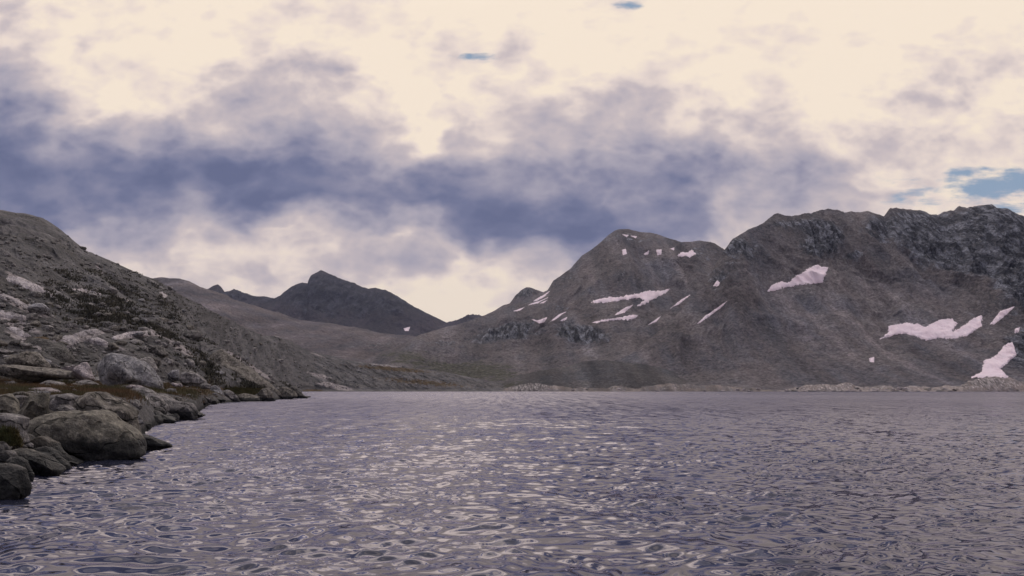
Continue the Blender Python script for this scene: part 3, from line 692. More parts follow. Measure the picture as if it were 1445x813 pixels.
def place(me, name, x, y, z, size, label, cat, group):
    o = bpy.data.objects.new(name, me); COL.objects.link(o)
    o.location = (x, y, z); o.scale = (size * rng.uniform(.85, 1.3), size, size * rng.uniform(.7, 1.1))
    o.rotation_euler = (rng.uniform(-.3, .3), rng.uniform(-.3, .3), rng.uniform(0, 6.28))
    return tag(o, label, cat, group)

n = 0
while n < 62:      # stones lying on the bench and along the water
    px, py = rng.uniform(5, 330), rng.uniform(530, 590)
    h = hill_hit(px, py)
    if h is None or h.z < 0.1 or h.y > 150: continue
    place(PROTO[rng.integers(12)], 'stone', h.x, h.y, h.z + 0.05, rng.uniform(0.18, 0.5), 'small loose stone lying among the grass and boulders of the left bank', 'stone', 'loose stones on the left bank')
    n += 1
n = 0
while n < 55:      # stones wedged along the water
    px, py = rng.uniform(0, 430), rng.uniform(556, 668)
    h = hill_hit(px, py)
    if h is None or h.z < -0.1 or h.z > 0.9 or h.y < 18: continue
    sz = rng.uniform(0.25, 0.55) * (h.y / 35) ** 0.5
    place(PROTO[rng.integers(12)], 'stone', h.x, h.y, h.z + sz * 0.2, sz, 'grey stone wedged between the boulders along the left water edge', 'stone', 'stones along the left water edge')
    n += 1
n = 0
while n < 110:     # blocks scattered on the slope
    px, py = rng.uniform(0, 430), rng.uniform(400, 540)
    h = hill_hit(px, py)
    if h is None or h.y < 100: continue
    sz = rng.uniform(0.6, 1.5) * (h.y / 200) ** 0.5 * (1.6 if rng.uniform() < 0.25 else 1.0)
    place(PROTO[rng.integers(12)], 'stone', h.x, h.y, h.z + sz * 0.15, sz, 'grey block of rock lying on the near hillside above the bench', 'rock', 'blocks scattered on the hillside')
    n += 1
for i in range(95):  # rubble along the far shore
    px = rng.uniform(690, 1445) if i < 50 else rng.uniform(1110, 1445)
    Yd = rng.uniform(999, 1014)
    s = float(se(px, 550)[0]); sz = rng.uniform(1.4, 3.6)
    place(FAR_PROTO[rng.integers(8)], 'shore_rock', s * Yd, Yd, rng.uniform(0.0, 0.6) + max(0, Yd - 1002) * 0.3, sz, 'pale rock in the line of rubble along the far shore', 'rock', 'rubble along the far shore')

# uncountable small scree on the hillside
def scatter_rocks(name, N, fn, sizes, mat, seed, label):
    r = np.random.default_rng(seed); d, f = ICO[2]
    V, T = [], []; k = 0
    while k < N:
        h = fn(r)
        if h is None: continue
        fx = facets(d, r, 9, 14, 0.55, 1.0)
        sz = sizes(r, h)
        v = d * fx[:, None] * np.array([1.2, 1.0, 0.7]) * sz
        a = r.uniform(0, 6.28); ca, sa = math.cos(a), math.sin(a)
        v = np.stack([v[:, 0] * ca - v[:, 1] * sa, v[:, 0] * sa + v[:, 1] * ca, v[:, 2]], 1) + np.array(h) + np.array([0, 0, sz * 0.2])
        V.append(v); T.append(f + len(d) * k); k += 1
    o = mesh_np(name, np.concatenate(V), tris=np.concatenate(T), mat=mat, smooth=False)
    return tag(o, label, 'scree', kind='stuff')
def hill_pick(r):
    h = hill_hit(r.uniform(-20, 620), r.uniform(330, 550))
    return None if h is None or h.y < 95 else h
scatter_rocks('scree', 1200, hill_pick, lambda r, h: min(1.8, r.lognormal(-1.45, 0.55) * (h.y / 200) ** 0.6), M_GREY, 5, 'small grey scree strewn over the near hillside')
scatter_rocks('dark_scree', 900, hill_pick, lambda r, h: min(1.8, r.lognormal(-1.35, 0.55) * (h.y / 200) ** 0.6), M_DARK, 6, 'small dark broken rock strewn over the near hillside')

# ------------------------------------------------------------------ plants
def blades(name, N, fn, hgt, wid, mat, seed, label, cat, tuft=5, spread=0.12, kind='stuff'):
    r = np.random.default_rng(seed); P = []
    while len(P) < N:
        h = fn(r)
        if h is not None: P.append(tuple(h))
    P = np.repeat(np.array(P), tuft, 0)
    n = len(P)
    P[:, :2] += r.normal(0, spread, (n, 2))
    a = r.uniform(0, 6.28, n); ln = r.uniform(.6, 1.3, n) * hgt; le = r.normal(0, 0.35, (n, 2)) * ln[:, None]
    w = np.stack([np.cos(a), np.sin(a)], 1) * wid / 2
    v = np.zeros((n, 3, 3))
    v[:, 0, :2] = P[:, :2] - w; v[:, 1, :2] = P[:, :2] + w; v[:, 0, 2] = v[:, 1, 2] = P[:, 2] - 0.03
    v[:, 2, :2] = P[:, :2] + le; v[:, 2, 2] = P[:, 2] + ln
    o = mesh_np(name, v.reshape(-1, 3), tris=np.arange(n * 3).reshape(-1, 3), mat=mat)
    return tag(o, label, cat, kind=kind)
def grass_pick(r):
    px, py = r.uniform(-10, 345), r.normal(547, 8)
    h = hill_hit(px, py)
    if h is None or h.z < 0.6 or h.y > 150: return None
    return h if noise(h.x / 7, h.y / 7, 4.0) > -0.12 else None
blades('dry_grass', 9000, grass_pick, 0.26, 0.035, M_GRASS, 8, 'rust orange and olive grass covering the left bank', 'grass')
def sedge_pick(r):
    h = hill_hit(r.uniform(318, 372), r.normal(552.5, 2.2))
    return None if h is None or h.z < 0.5 or h.y > 220 else h
blades('green_sedge', 2500, sedge_pick, 0.45, 0.06, M_GREEN, 9, 'dark green sedge strip above the shore row near the point', 'grass', spread=0.3)
def shrub_pick(r):
    h = hill_hit(r.uniform(60, 600), r.uniform(380, 548))
    if h is None or h.y < 130: return None
    return h if fbm(h.x / 16, h.y / 16, h.z / 9, 5, .7) + r.normal(0, .12) > 0.16 else None
blades('dwarf_shrubs', 3800, shrub_pick, 0.5, 0.4, M_SHRUB, 10, 'dark dwarf shrubs spotting the near hillside', 'shrubs', tuft=6, spread=0.45)
# the dark tuft by the nearest boulders
r = np.random.default_rng(77)
sx0, ez0 = se(9, 622)
base = np.array([float(sx0) * 21.4, 21.4, CAMZ + float(ez0) * 21.4])
n = 2600
ph = r.uniform(0, 6.28, n); th = np.arccos(r.uniform(0.0, 1, n)); rad = r.uniform(.3, 1, n) ** 0.5
c = base + np.stack([np.cos(ph) * np.sin(th) * 0.36, np.sin(ph) * np.sin(th) * 0.32, np.cos(th) * 0.5 - 0.18], 1) * rad[:, None]
ax = r.normal(size=(n, 3)); ax /= np.linalg.norm(ax, axis=1)[:, None]; bx = np.cross(ax, r.normal(size=(n, 3))); bx /= np.linalg.norm(bx, axis=1)[:, None]
ax[:, 2] = np.abs(ax[:, 2]) + .4
v = np.stack([c - bx * 0.011, c + bx * 0.011, c + ax * r.uniform(.05, .12, (n, 1))], 1)
shr = mesh_np('shrub', v.reshape(-1, 3), tris=np.arange(n * 3).reshape(-1, 3), mat=M_GREEN)
tag(shr, 'dark green leafy tuft wedged between the nearest boulders at the left edge', 'shrub')

# ------------------------------------------------------------------ snow patches
def in_poly(px, py, poly):
    ins = np.zeros(px.shape, bool); d = np.full(px.shape, 1e9)
    a = poly; b = np.roll(poly, -1, 0)
    for (x0, y0), (x1, y1) in zip(a, b):
        c = ((y0 > py) != (y1 > py)) & (px < (x1 - x0) * (py - y0) / (y1 - y0 + 1e-12) + x0); ins ^= c
        ex, ey = x1 - x0, y1 - y0; t = np.clip(((px - x0) * ex + (py - y0) * ey) / (ex * ex + ey * ey + 1e-12), 0, 1)
        d = np.minimum(d, np.hypot(px - x0 - t * ex, py - y0 - t * ey))
    return np.where(ins, d, -d)

def snow(pts, crop, S, label, mat=M_SNOW, name='snow_patch', cat='snow patch', thick=1.6, step=0.55, edge=0.9, group='snow patches left on the mountains', jump=60):
    """a sheet of old snow draped on the slope, tapering to its ragged rim"""
    zf, ox, oy = crop
    poly = np.array(pts, float) / zf + np.array([ox, oy])
    x0, y0 = poly.min(0) - 2; x1, y1 = poly.max(0) + 2
    gx = np.arange(x0, x1, step); gy = np.arange(y0, y1, step)
    PX, PY = np.meshgrid(gx, gy)
    sd = in_poly(PX, PY, poly) + (0.35 if len(pts) < 7 else 1.0) * edge * (fbm(PX / 8, PY / 4, x0, 4, .65) * 2.6 + fbm(PX / 2.6, PY / 1.7, x0 + 9, 3, .6) * 1.7) * min(1.0, 0.25 + (y1 - y0) / 26)
    keep = sd > -step
    dists = {}
    V = np.full(PX.shape + (3,), np.nan)
    org = Vector((0, 0, CAMZ))
    for i, j in zip(*np.nonzero(keep)):
        s, e = se(PX[i, j], PY[i, j])
        h = S.ray_cast(org, Vector((float(s), 1.0, float(e))).normalized())
        if h[0] is None: continue
        lift = thick * min(1.0, max(-0.8, (sd[i, j] + 0.15) / 1.6))
        p = h[0] + Vector((0, -0.45, 0.9)) * (lift + 0.06 * thick)
        V[i, j] = p
    ok = ~np.isnan(V[..., 0])
    idx = -np.ones(PX.shape, int); idx[ok] = np.arange(ok.sum())
    q = np.stack([idx[:-1, :-1], idx[1:, :-1], idx[1:, 1:], idx[:-1, 1:]], -1).reshape(-1, 4)
    qy = np.stack([V[:-1, :-1, 1], V[1:, :-1, 1], V[1:, 1:, 1], V[:-1, 1:, 1]], -1).reshape(-1, 4)
    good = (q >= 0).all(1)
    good &= np.nan_to_num(qy.max(1) - qy.min(1), nan=1e9) < jump
    if not good.any(): return
    # keep one connected sheet: a speck that broke away from the rim has melted
    lab = np.arange(len(PX.ravel())); Q = np.stack([np.arange(PX.size).reshape(PX.shape)[:-1, :-1], np.arange(PX.size).reshape(PX.shape)[1:, :-1],
        np.arange(PX.size).reshape(PX.shape)[1:, 1:], np.arange(PX.size).reshape(PX.shape)[:-1, 1:]], -1).reshape(-1, 4)
    while True:
        mn = lab[Q[good]].min(1); new = lab.copy()
        for k in range(4): np.minimum.at(new, Q[good][:, k], mn)
        if (new == lab).all(): break
        lab = new
    ql = lab[Q[:, 0]]; vals, cnt = np.unique(ql[good], return_counts=True)
    good &= ql == vals[cnt.argmax()]
    used = np.zeros(PX.size, bool); used[Q[good].ravel()] = True
    ok = used.reshape(PX.shape); idx = -np.ones(PX.shape, int); idx[ok] = np.arange(ok.sum())
    q = np.stack([idx[:-1, :-1], idx[1:, :-1], idx[1:, 1:], idx[:-1, 1:]], -1).reshape(-1, 4)
    o = mesh_np(name, V[ok], quads=q[good], mat=mat)
    return tag(o, label, cat, group)

R5 = (3.0104, 560, 300); R6 = (2.71, 1000, 270)
class NearCast:
    def __init__(self, trees): self.t = trees
    def ray_cast(self, o, d):
        hits = [h for h in (B.ray_cast(o, d) for B in self.t) if h[0] is not None]
        return min(hits, key=lambda h: h[3]) if hits else (None, None, None, None)
A_ = B_ = NearCast([S_A.bvh, S_B.bvh])
SN = [
 ([(818, 385), (850, 370), (905, 360), (960, 358), (1010, 348), (1050, 337), (1075, 331), (1100, 337), (1160, 325), (1135, 345), (1090, 368), (1050, 393), (1022, 396), (1050, 375), (1035, 362), (990, 368), (930, 376), (880, 383)], R5, A_, 'long hooked snow band across the bowl of the rounded mountain'),
 ([(833, 468), (870, 456), (930, 450), (985, 439), (1028, 435), (1010, 451), (980, 457), (920, 457), (870, 465)], R5, A_, 'thin level snow strip below the long hooked band'),
 ([(573, 454), (600, 458), (640, 444), (626, 466), (605, 471)], R5, A_, 'small hooked snow patch low on the left shoulder of the rounded mountain'),
 ([(694, 459), (725, 443), (718, 456), (700, 462)], R5, A_, 'tiny slanted snow patch right of the small hooked one'),
 ([(558, 393), (600, 377), (642, 361), (602, 384)], R5, A_, 'middle of the slanting snow streaks on the left shoulder'),
 ([(580, 376), (652, 332), (632, 354), (592, 377)], R5, A_, 'highest slanting snow streak on the left shoulder skyline'),
 ([(603, 386), (640, 372), (622, 385)], R5, A_, 'shortest snow streak just below the slanting pair'),
 ([(496, 419), (545, 401), (522, 417)], R5, A_, 'lowest and leftmost snow streak on the left shoulder'),
 ([(957, 158), (973, 154), (977, 176), (961, 181)], R5, A_, 'leftmost small snow spot in the row under the summit'),
 ([(1049, 176), (1071, 161), (1069, 176), (1054, 181)], R5, A_, 'second small snow spot from the left under the summit'),
 ([(1101, 159), (1125, 157), (1123, 179), (1107, 181)], R5, A_, 'squarish snow spot in the middle of the row under the summit'),
 ([(1159, 154), (1179, 149), (1177, 161)], R5, A_, 'faint tiny snow spot left of the winged patch'),
 ([(1189, 183), (1210, 169), (1225, 173), (1255, 159), (1269, 175), (1246, 191), (1225, 185), (1205, 189)], R5, A_, 'winged snow patch at the right end of the row under the summit'),
 ([(958, 93), (986, 96), (976, 105)], R5, A_, 'left snow fleck right below the rounded summit'),
 ([(994, 99), (1021, 101), (1016, 110)], R5, A_, 'right snow fleck right below the rounded summit'),
 ([(1163, 407), (1210, 369), (1247, 349), (1202, 387)], R5, B_, 'upper straight snow streak in the gully between the two mountains'),
 ([(1068, 477), (1126, 436), (1102, 464)], R5, B_, 'lower thin snow streak in the gully between the two mountains'),
 ([(1270, 479), (1310, 440), (1402, 377), (1371, 410), (1320, 447)], R5, B_, 'long slanting snow streak on the left flank of the craggy ridge'),
 ([(1344, 312), (1360, 289), (1373, 298), (1365, 314)], R5, B_, 'small upright snow spot high in the gully left of the craggy ridge'),
 ([(652, 463), (690, 432), (728, 418), (700, 434), (668, 458)], R5, A_, 'faint slanting pale streak between the hooked patch and the tiny slanted one'),
 ([(925, 436), (968, 405), (1004, 392), (968, 426)], R5, A_, 'faint thin snow streak between the hooked band and the level strip'),
 ([(216, 386), (245, 358), (280, 345), (300, 350), (340, 322), (385, 295), (420, 279), (432, 290), (459, 293), (436, 349), (395, 353), (320, 363), (260, 376)], R6, B_, 'wedge shaped snowfield high below the craggy ridge'),
 ([(654, 567), (690, 540), (688, 517), (760, 502), (800, 510), (830, 520), (885, 491), (930, 487), (950, 505), (930, 535), (960, 525), (1000, 495), (1046, 471), (1043, 516), (985, 556), (930, 563), (880, 564), (830, 571), (780, 551), (730, 544), (690, 557)], R6, B_, 'largest snowfield with a scalloped rim low on the craggy ridge'),
 ([(1077, 508), (1115, 459), (1173, 439), (1130, 480), (1092, 509)], R6, B_, 'narrow snow tongue right of the largest snowfield'),
 ([(1171, 526), (1191, 519), (1186, 539), (1170, 543)], R6, B_, 'small snow spot at the right frame edge'),
 ([(613, 639), (633, 634), (632, 655), (617, 652)], R6, B_, 'tiny lone snow spot on the scree left of the largest snowfield'),
 ([(1000, 713), (1045, 690), (1050, 650), (1100, 630), (1130, 590), (1160, 576), (1179, 625), (1140, 660), (1115, 680), (1147, 713)], R6, B_, 'lowest snowfield reaching almost to the lake at right'),
 ([(1160, 325), (1190, 318), (1183, 335), (1168, 336)], (3.141, 200, 360), S_far.bvh, 'tiny snow fleck at the foot of the dark far peak'),
]
for pts, crop, S, lab in SN:
    snow(pts, crop, S, lab, step=0.5 if len(pts) < 8 else 0.6)

# ------------------------------------------------------------------ pale bedrock slabs on the near hillside
HC = NearCast(HB); RH = (5.808, 0, 380)
for pts, lab in [
    ([(40, 80), (110, 60), (180, 80), (300, 130), (400, 188), (475, 232), (430, 236), (330, 192), (220, 165), (130, 128)], 'highest pale granite slab on the near hillside, tapering down to the right'),
    ([(-30, 215), (40, 208), (150, 250), (260, 295), (340, 325), (400, 360), (330, 372), (260, 352), (180, 308), (90, 262), (-30, 235)], 'bright pale granite slab below the highest one at the left edge'),
    ([(-30, 335), (100, 358), (225, 398), (205, 428), (100, 408), (-30, 385)], 'third pale granite slab down the left edge of the hillside'),
    ([(405, 605), (480, 562), (580, 550), (665, 578), (655, 605), (560, 662), (520, 645), (480, 612)], 'wedge shaped pale slab right above the dark humped outcrop'),
    ([(585, 550), (700, 508), (800, 496), (840, 515), (720, 535), (640, 562)], 'narrow pale slab just above the wedge shaped slab'),
    ([(700, 578), (800, 566), (895, 606), (850, 624), (760, 610)], 'short pale slab above the big pale dome boulder'),
    ([(915, 566), (1050, 522), (1255, 510), (1248, 532), (1060, 556), (950, 582)], 'long thin pale slab up the slope right of the big dome boulder'),
    ([(1298, 198), (1330, 183), (1374, 220), (1350, 235), (1310, 215)], 'small bright rock patch near the skyline of the hillside'),
    ([(55, 478), (140, 486), (255, 552), (200, 562), (110, 520)], 'pale slab beside the top of the dark humped outcrop'),
    ([(560, 165), (700, 158), (840, 205), (830, 218), (700, 178), (570, 178)], 'thin arched pale ledge in the middle of the hillside'),
]:
    snow(pts, RH, HC, lab, mat=M_SLAB, name='granite_slab', cat='rock slab', thick=0.35, step=0.5, edge=0.8, group='pale granite slabs on the hillside', jump=14)

# ------------------------------------------------------------------ ground sheet and water
g = mesh_np('ground', np.array([(-4900, -250, -8), (4900, -250, -8), (4900, 7900, -8), (-4900, 7900, -8)], float), quads=[(0, 1, 2, 3)], mat=M_MORAINE)
for nme in ('rock', 'veg'): attr(g, nme, np.zeros(4))
attr(g, 'st', np.zeros((4, 3)))
tag(g, 'gravel ground under the lake and mountains', 'ground', kind='structure')

def wave_z(X, Y, cell):
    """sum of wind ripples; each fades out where the grid can no longer carry it"""
    r = np.random.default_rng(21); Z = np.zeros_like(X)
    wx = X + 0.5 * noise(X / 2.2, Y / 2.2, 1.0); wy = Y + 0.5 * noise(X / 2.2, Y / 2.2, 7.0)
    for lam, sl, cnt in ((2.4, 0.045, 6), (1.1, 0.075, 7), (0.47, 0.115, 10), (0.30, 0.12, 12), (0.19, 0.065, 10), (0.12, 0.02, 7)):
        for i in range(cnt):
            L = lam * r.uniform(.8, 1.25); a = r.normal(-math.pi / 2 + 0.25, 0.62); k = 2 * math.pi / L
            fade = 1 - sstep(L / 5.0, L / 2.2, cell)
            A = sl / k / math.sqrt(cnt) * 1.6
            ph = k * (wx * math.cos(a) + wy * math.sin(a)) + r.uniform(0, 6.28)
            mod = 0.55 + 0.9 * np.clip(noise(X / (L * 4) + i * 9.1, Y / (L * 4), lam) + 0.35, 0, 1.2)
            Z += A * fade * mod * np.sin(ph)
    return Z
nr_, nc_ = 1400, 1100
pr = np.linspace(0, 1, nr_)
p0, p1 = 1 / 7.6, 1 / 1060.0      # rows even in 1/distance: even on the slope of view
Yw = 1 / (p0 + (p1 - p0) * pr ** 1.0)
sw = np.linspace(-0.85, 0.85, nc_); 
Xg = sw[None, :] * Yw[:, None]; Yg = np.repeat(Yw[:, None], nc_, 1)
cell = np.maximum(np.gradient(Yw)[:, None] * np.ones(nc_), (sw[1] - sw[0]) * Yg)
Zg = wave_z(Xg, Yg, cell)
Vw = np.stack([Xg, Yg, Zg], -1).reshape(-1, 3)
Qw = grid_quads(nr_, nc_)
# calm outer skirts so that the lake goes on past the fine grid
n0 = len(Vw)
fr = np.arange(nc_); le = np.arange(nr_) * nc_; ri = le + nc_ - 1
ex, qs = [], []
def skirt(idx, fn):
    base_ = n0 + sum(len(e) for e in ex)
    ex.append(np.array([fn(Vw[i]) for i in idx]))
    k = np.arange(len(idx) - 1)
    qs.append(np.stack([idx[k], idx[k + 1], base_ + k + 1, base_ + k], 1))
skirt(fr, lambda v: (v[0] * 8, -40, 0.0))
skirt(le, lambda v: (v[0] - 60 - v[1] * 1.0, v[1] - 10, 0.0))
skirt(ri, lambda v: (v[0] + 60 + v[1] * 1.0, v[1] - 10, 0.0))
water = mesh_np('water', np.concatenate([Vw] + ex), quads=np.concatenate([Qw] + qs), mat=M_WATER)
me = water.data
# normals up everywhere
nz = np.empty(len(me.polygons) * 3, np.float32); me.polygons.foreach_get('normal', nz)
bad = np.nonzero(nz.reshape(-1, 3)[:, 2] < 0)[0]
if len(bad):
    import bmesh
    bm = bmesh.new(); bm.from_mesh(me); bm.faces.ensure_lookup_table()
    bmesh.ops.reverse_faces(bm, faces=[bm.faces[i] for i in bad.tolist()]); bm.to_mesh(me); bm.free()
tag(water, 'rippled dark blue mountain lake reflecting the cloudy sky', 'water', kind='structure')

# ------------------------------------------------------------------ sky
SUN_AZ = math.atan(float(se(640, 100)[0])); SUN_EL = math.radians(84)
w = bpy.data.worlds.new('World'); scene.world = w; w.use_nodes = True
nt = NT(w.node_tree)
bg = w.node_tree.nodes['Background']; bg.inputs['Strength'].default_value = 0.1
sky = nt.new('ShaderNodeTexSky', sky_type='NISHITA'); sky.sun_disc = False
sky.sun_elevation = SUN_EL; sky.sun_rotation = SUN_AZ; sky.altitude = 3000; sky.dust_density = 0.3
d = nt.new('ShaderNodeTexCoord').outputs['Generated']
dx, dy, dz = nt.sep(d)
yy = nt.m('MAXIMUM', dy, 0.22)
S0 = nt.m('DIVIDE', dx, yy); E0 = nt.m('DIVIDE', dz, yy)
flat = nt.comb(S0, nt.m('MULTIPLY', E0, 1.6), 0.0)
wl = nt.v('SUBTRACT', nt.noise(flat, 3.2, 3, 0.5, 0, True, '2D'), (0.5, 0.5, 0.5))
ws = nt.v('SUBTRACT', nt.noise(flat, 9.0, 4, 0.5, 0, True, '2D'), (0.5, 0.5, 0.5))
wx_, wy_, _ = nt.sep(nt.v('ADD', nt.v('SCALE', wl, scale=0.10), nt.v('SCALE', ws, scale=0.10)))
S1 = nt.m('ADD', S0, wx_); E1 = nt.m('ADD', E0, nt.m('MULTIPLY', wy_, 0.6))
ROWS = [
 (440, [(0, .9), (300, .93), (480, .88), (570, 1.0), (700, .99), (1445, .9)]),
 (400, [(100, .75), (200, .82), (300, .76), (400, .66), (500, .68), (560, .92), (650, 1.0), (700, .92), (760, .8), (900, .7), (1445, .85)]),
 (362, [(50, .35), (100, .42), (150, .66), (200, .74), (300, .70), (360, .64), (400, .70), (450, .62), (500, .52), (600, .6), (660, .88), (700, .72), (750, .58), (800, .42), (900, .5), (1445, .85)]),
 (330, [(0, .12), (100, .25), (160, .5), (210, .40), (300, .46), (360, .5), (390, .85), (430, .80), (480, .48), (560, .74), (600, .5), (700, .14), (800, .13), (900, .1), (980, .2), (1025, .78), (1060, .6), (1150, .62), (1300, .9), (1445, .85)]),
 (290, [(0, .03), (100, .1), (170, .24), (230, .2), (300, .13), (400, .05), (500, .14), (600, .12), (700, .08), (800, .22), (900, .34), (1000, .2), (1040, .5), (1100, .42), (1150, .5), (1200, .6), (1290, .9), (1445, .9)]),
 (250, [(0, .05), (100, .08), (170, .14), (210, .04), (300, .08), (400, .12), (500, .25), (600, .28), (700, .30), (850, .35), (950, .30), (1010, .24), (1100, .38), (1150, .72), (1200, .85), (1300, .92), (1445, .85)]),
 (205, [(0, .15), (50, .22), (100, .34), (150, .26), (220, .40), (300, .44), (400, .46), (500, .56), (570, .6), (612, .86), (640, .55), (720, .6), (810, .62), (880, .42), (940, .38), (990, .50), (1060, .70), (1150, .84), (1250, .82), (1320, .76), (1400, .82), (1445, .8)]),
 (155, [(0, .34), (50, .40), (100, .58), (150, .9), (200, .70), (300, .60), (400, .58), (480, .62), (540, .80), (600, .97), (645, .72), (700, .74), (780, .8), (880, .7), (950, .76), (1040, .80), (1120, .80), (1200, .86), (1300, .82), (1400, .82)]),
 (105, [(0, .66), (70, .82), (150, .99), (230, .99), (300, .86), (370, .68), (440, .64), (500, .7), (545, .9), (600, 1), (660, .9), (700, .88), (790, 1), (870, .88), (950, .93), (1050, .98), (1250, .94), (1350, .86), (1445, .84)]),
 (55, [(0, .84), (90, .93), (120, .82), (150, .97), (200, 1), (520, 1), (600, .93), (700, .92), (800, 1), (1250, 1), (1300, .97), (1445, .97)]),
 (5, [(0, .85), (100, .97), (200, 1), (340, 1), (420, .86), (500, .97), (600, 1), (1300, 1), (1445, .93)]),
]
SMIN, SMAX = -0.75, 0.75
u_ = nt.mr(S1, SMIN, SMAX, smooth=False)
prev, acc = None, None
for py, pts in ROWS:
    st = []
    for px, vv in pts:
        st.append(((float(se(px, py)[0]) - SMIN) / (SMAX - SMIN), vv))
    rv = nt.ramp(u_, st, 'EASE')
    e = float(se(W / 2, py)[1])
    acc = rv if acc is None else nt.mix(nt.mr(E1, prev, e, smooth=False), acc, rv)
    prev = e
# overhead: high bright overcast with darker rolls
hi = nt.noise(nt.v('MULTIPLY', d, (1.0, 1.0, 1.6)), 5.5, 4, 0.55, 0.5)
hib = nt.mr(hi, 0.43, 0.57, -0.15, 1.0)
# the cloud is thicker and darker behind the viewer
hib = nt.m('MULTIPLY', hib, nt.mr(dy, -0.45, 0.15, 0.45, 1.0))
high = nt.mr(E1, prev, prev + 0.25)
GEL = math.radians(38)
sund = Vector((math.sin(SUN_AZ) * math.cos(GEL), math.cos(SUN_AZ) * math.cos(GEL), math.sin(GEL)))
glow = nt.m('EXPONENT', nt.m('DIVIDE', nt.m('SUBTRACT', nt.v('DOT_PRODUCT', d, tuple(sund)), 1.0), 0.045))
hib = nt.m('ADD', hib, nt.m('MULTIPLY', glow, 0.4))
acc = nt.mix(high, acc, hib)
wflat = nt.v('ADD', flat, nt.v('SCALE', ws, scale=0.055))
def billow(sc, det_, seed):
    v = nt.new('ShaderNodeTexVoronoi', feature='SMOOTH_F1', voronoi_dimensions='2D', normalize=True); nt.set(v.inputs['Vector'], nt.v('ADD', wflat, (seed, seed, 0)))
    v.inputs['Scale'].default_value = sc; v.inputs['Detail'].default_value = det_; v.inputs['Roughness'].default_value = 0.6; v.inputs['Smoothness'].default_value = 0.25
    return nt.mr(v.outputs['Distance'], 0.08, 0.42, -0.5, 0.5, False)
n1 = nt.noise(flat, 6.0, 5, 0.54, 0.0, False, '2D'); n2 = nt.noise(flat, 21.0, 5, 0.58, 0.0, False, '2D')
det = nt.m('ADD', nt.m('MULTIPLY', nt.m('SUBTRACT', n1, 0.5), 0.60), nt.m('MULTIPLY', nt.m('SUBTRACT', n2, 0.5), 0.46))
det = nt.m('ADD', det, nt.m('ADD', nt.m('MULTIPLY', billow(8.0, 2.0, 0.0), 0.34), nt.m('MULTIPLY', billow(19.0, 2.0, 4.0), 0.22)))
acc = nt.m('MULTIPLY', acc, 1.02)
bfl = nt.m('ADD', nt.m('SUBTRACT', nt.m('MULTIPLY', acc, 0.95), 0.02), nt.m('MULTIPLY', nt.m('MULTIPLY', det, 0.76), nt.m('MULTIPLY', nt.mr(acc, 0.0, 0.4, 0.62, 1.0), nt.mr(acc, 0.85, 1.02, 1.0, 0.75))))
def lin(r, g, b_):
    f = lambda c: ((c / 255 + 0.055) / 1.055) ** 2.4 if c > 10 else c / 255 / 12.92
    return (f(r), f(g), f(b_))
cloud = nt.ramp(bfl, [(0.0, lin(97, 104, 136)), (0.12, lin(111, 116, 146)), (0.3, lin(140, 139, 161)), (0.48, lin(170, 164, 177)), (0.7, lin(203, 190, 191)), (0.85, lin(232, 216, 207)), (0.97, lin(246, 230, 211))])
gapn = nt.m('ADD', nt.m('MULTIPLY', nt.m('SUBTRACT', nt.noise(nt.v('MULTIPLY', flat, (0.6, 1.5, 1.0)), 22.0, 5, 0.6, 0.0, False, '2D'), 0.5), 2.4), nt.m('MULTIPLY', nt.m('SUBTRACT', n2, 0.5), 1.2))
gap = 0.0
for (px, py, rx, ry, a) in [(1385, 262, 95, 26, 1.05), (1330, 285, 60, 12, .7), (680, 81, 50, 6, .66), (886, 6, 18, 8, .68), (765, 48, 6, 4, .6), (1440, 290, 60, 14, .9)]:
    s_, e_ = se(px, py); s_, e_ = float(s_), float(e_)
    gx = nt.m('MULTIPLY', nt.m('SUBTRACT', S0, s_), F / rx); gy = nt.m('MULTIPLY', nt.m('SUBTRACT', E0, e_), F / ry)
    rr = nt.m('ADD', nt.m('MULTIPLY', gx, gx), nt.m('MULTIPLY', gy, gy))
    gap = nt.m('MAXIMUM', gap, nt.m('MULTIPLY', nt.m('EXPONENT', nt.m('MULTIPLY', rr, -0.7)), a))
gmask = nt.mr(nt.m('ADD', gap, nt.m('MULTIPLY', gapn, nt.m('MINIMUM', nt.m('MULTIPLY', gap, 3.0), 1.0))), 0.30, 1.05)
cl10 = nt.v('SCALE', cloud, scale=nt.m('MULTIPLY_ADD', nt.m('MULTIPLY', high, nt.m('ADD', nt.m('MULTIPLY', glow, 3.2), nt.m('MULTIPLY', nt.mr(hib, 0.5, 1.0), 0.8))), 10.0, 10.4))   # thin bright cloud under the hidden sun
veil = nt.v('SCALE', nt.comb(*lin(146, 166, 188)), scale=10.0)   # thin high cloud over the blue gaps
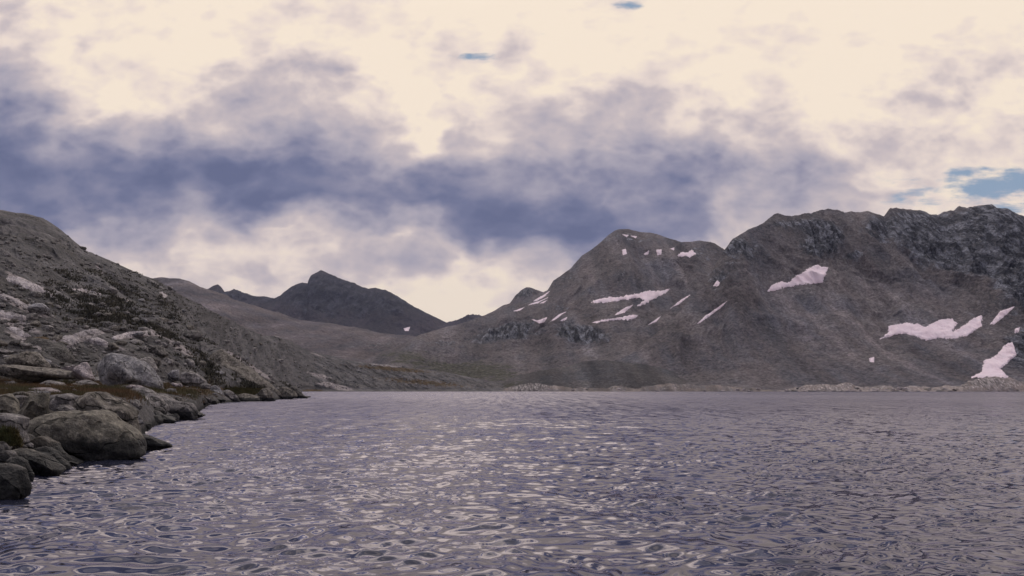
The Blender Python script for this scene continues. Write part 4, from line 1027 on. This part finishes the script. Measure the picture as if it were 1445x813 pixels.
final = nt.mix(gmask, cl10, nt.mix(0.85, sky.outputs[0], veil))
nt.l.new(final, bg.inputs['Color'])

sd = bpy.data.lights.new('sun', 'SUN'); sd.energy = 1.0; sd.angle = math.radians(76); sd.color = (1.0, 0.95, 0.89)
so = bpy.data.objects.new('sun', sd); COL.objects.link(so)
sdir = Vector((math.sin(SUN_AZ) * math.cos(SUN_EL), math.cos(SUN_AZ) * math.cos(SUN_EL), math.sin(SUN_EL)))
so.rotation_euler = (-sdir).to_track_quat('-Z', 'Y').to_euler()

# ------------------------------------------------------------------ air
hm = bpy.data.materials.new('haze'); hm.use_nodes = True
ht = hm.node_tree; ht.nodes.remove(ht.nodes['Principled BSDF'])
pv = ht.nodes.new('ShaderNodeVolumePrincipled'); pv.inputs['Density'].default_value = 0.00003
pv.inputs['Color'].default_value = (0.62, 0.70, 1.0, 1)
ht.links.new(pv.outputs[0], ht.nodes['Material Output'].inputs['Volume'])
hx = np.array([(x, y, z) for z in (-9, 900) for y in (-300, 8000) for x in (-5000, 5000)], float)
hz = mesh_np('haze', hx, quads=[(0, 2, 3, 1), (4, 5, 7, 6), (0, 1, 5, 4), (2, 6, 7, 3), (0, 4, 6, 2), (1, 3, 7, 5)], mat=hm, smooth=False)
tag(hz, 'thin bluish mountain air', 'haze', kind='stuff')

# ------------------------------------------------------------------ camera & render
cd = bpy.data.cameras.new('camera'); cam = bpy.data.objects.new('camera', cd); COL.objects.link(cam)
cd.sensor_width = 36.0; cd.sensor_fit = 'HORIZONTAL'; cd.lens = 36.0 * F / W
cd.clip_start = 0.1; cd.clip_end = 60000
cam.location = (0, 0, CAMZ); cam.rotation_euler = (math.pi / 2 + PITCH, 0, 0)
scene.camera = cam
vs = scene.view_settings
vs.view_transform = 'Standard'; vs.look = 'None'; vs.exposure = 0; vs.gamma = 1; vs.use_curve_mapping = False
scene.cycles.use_denoising = True
scene.cycles.max_bounces = 5; scene.cycles.diffuse_bounces = 2; scene.cycles.glossy_bounces = 3; scene.cycles.volume_bounces = 0
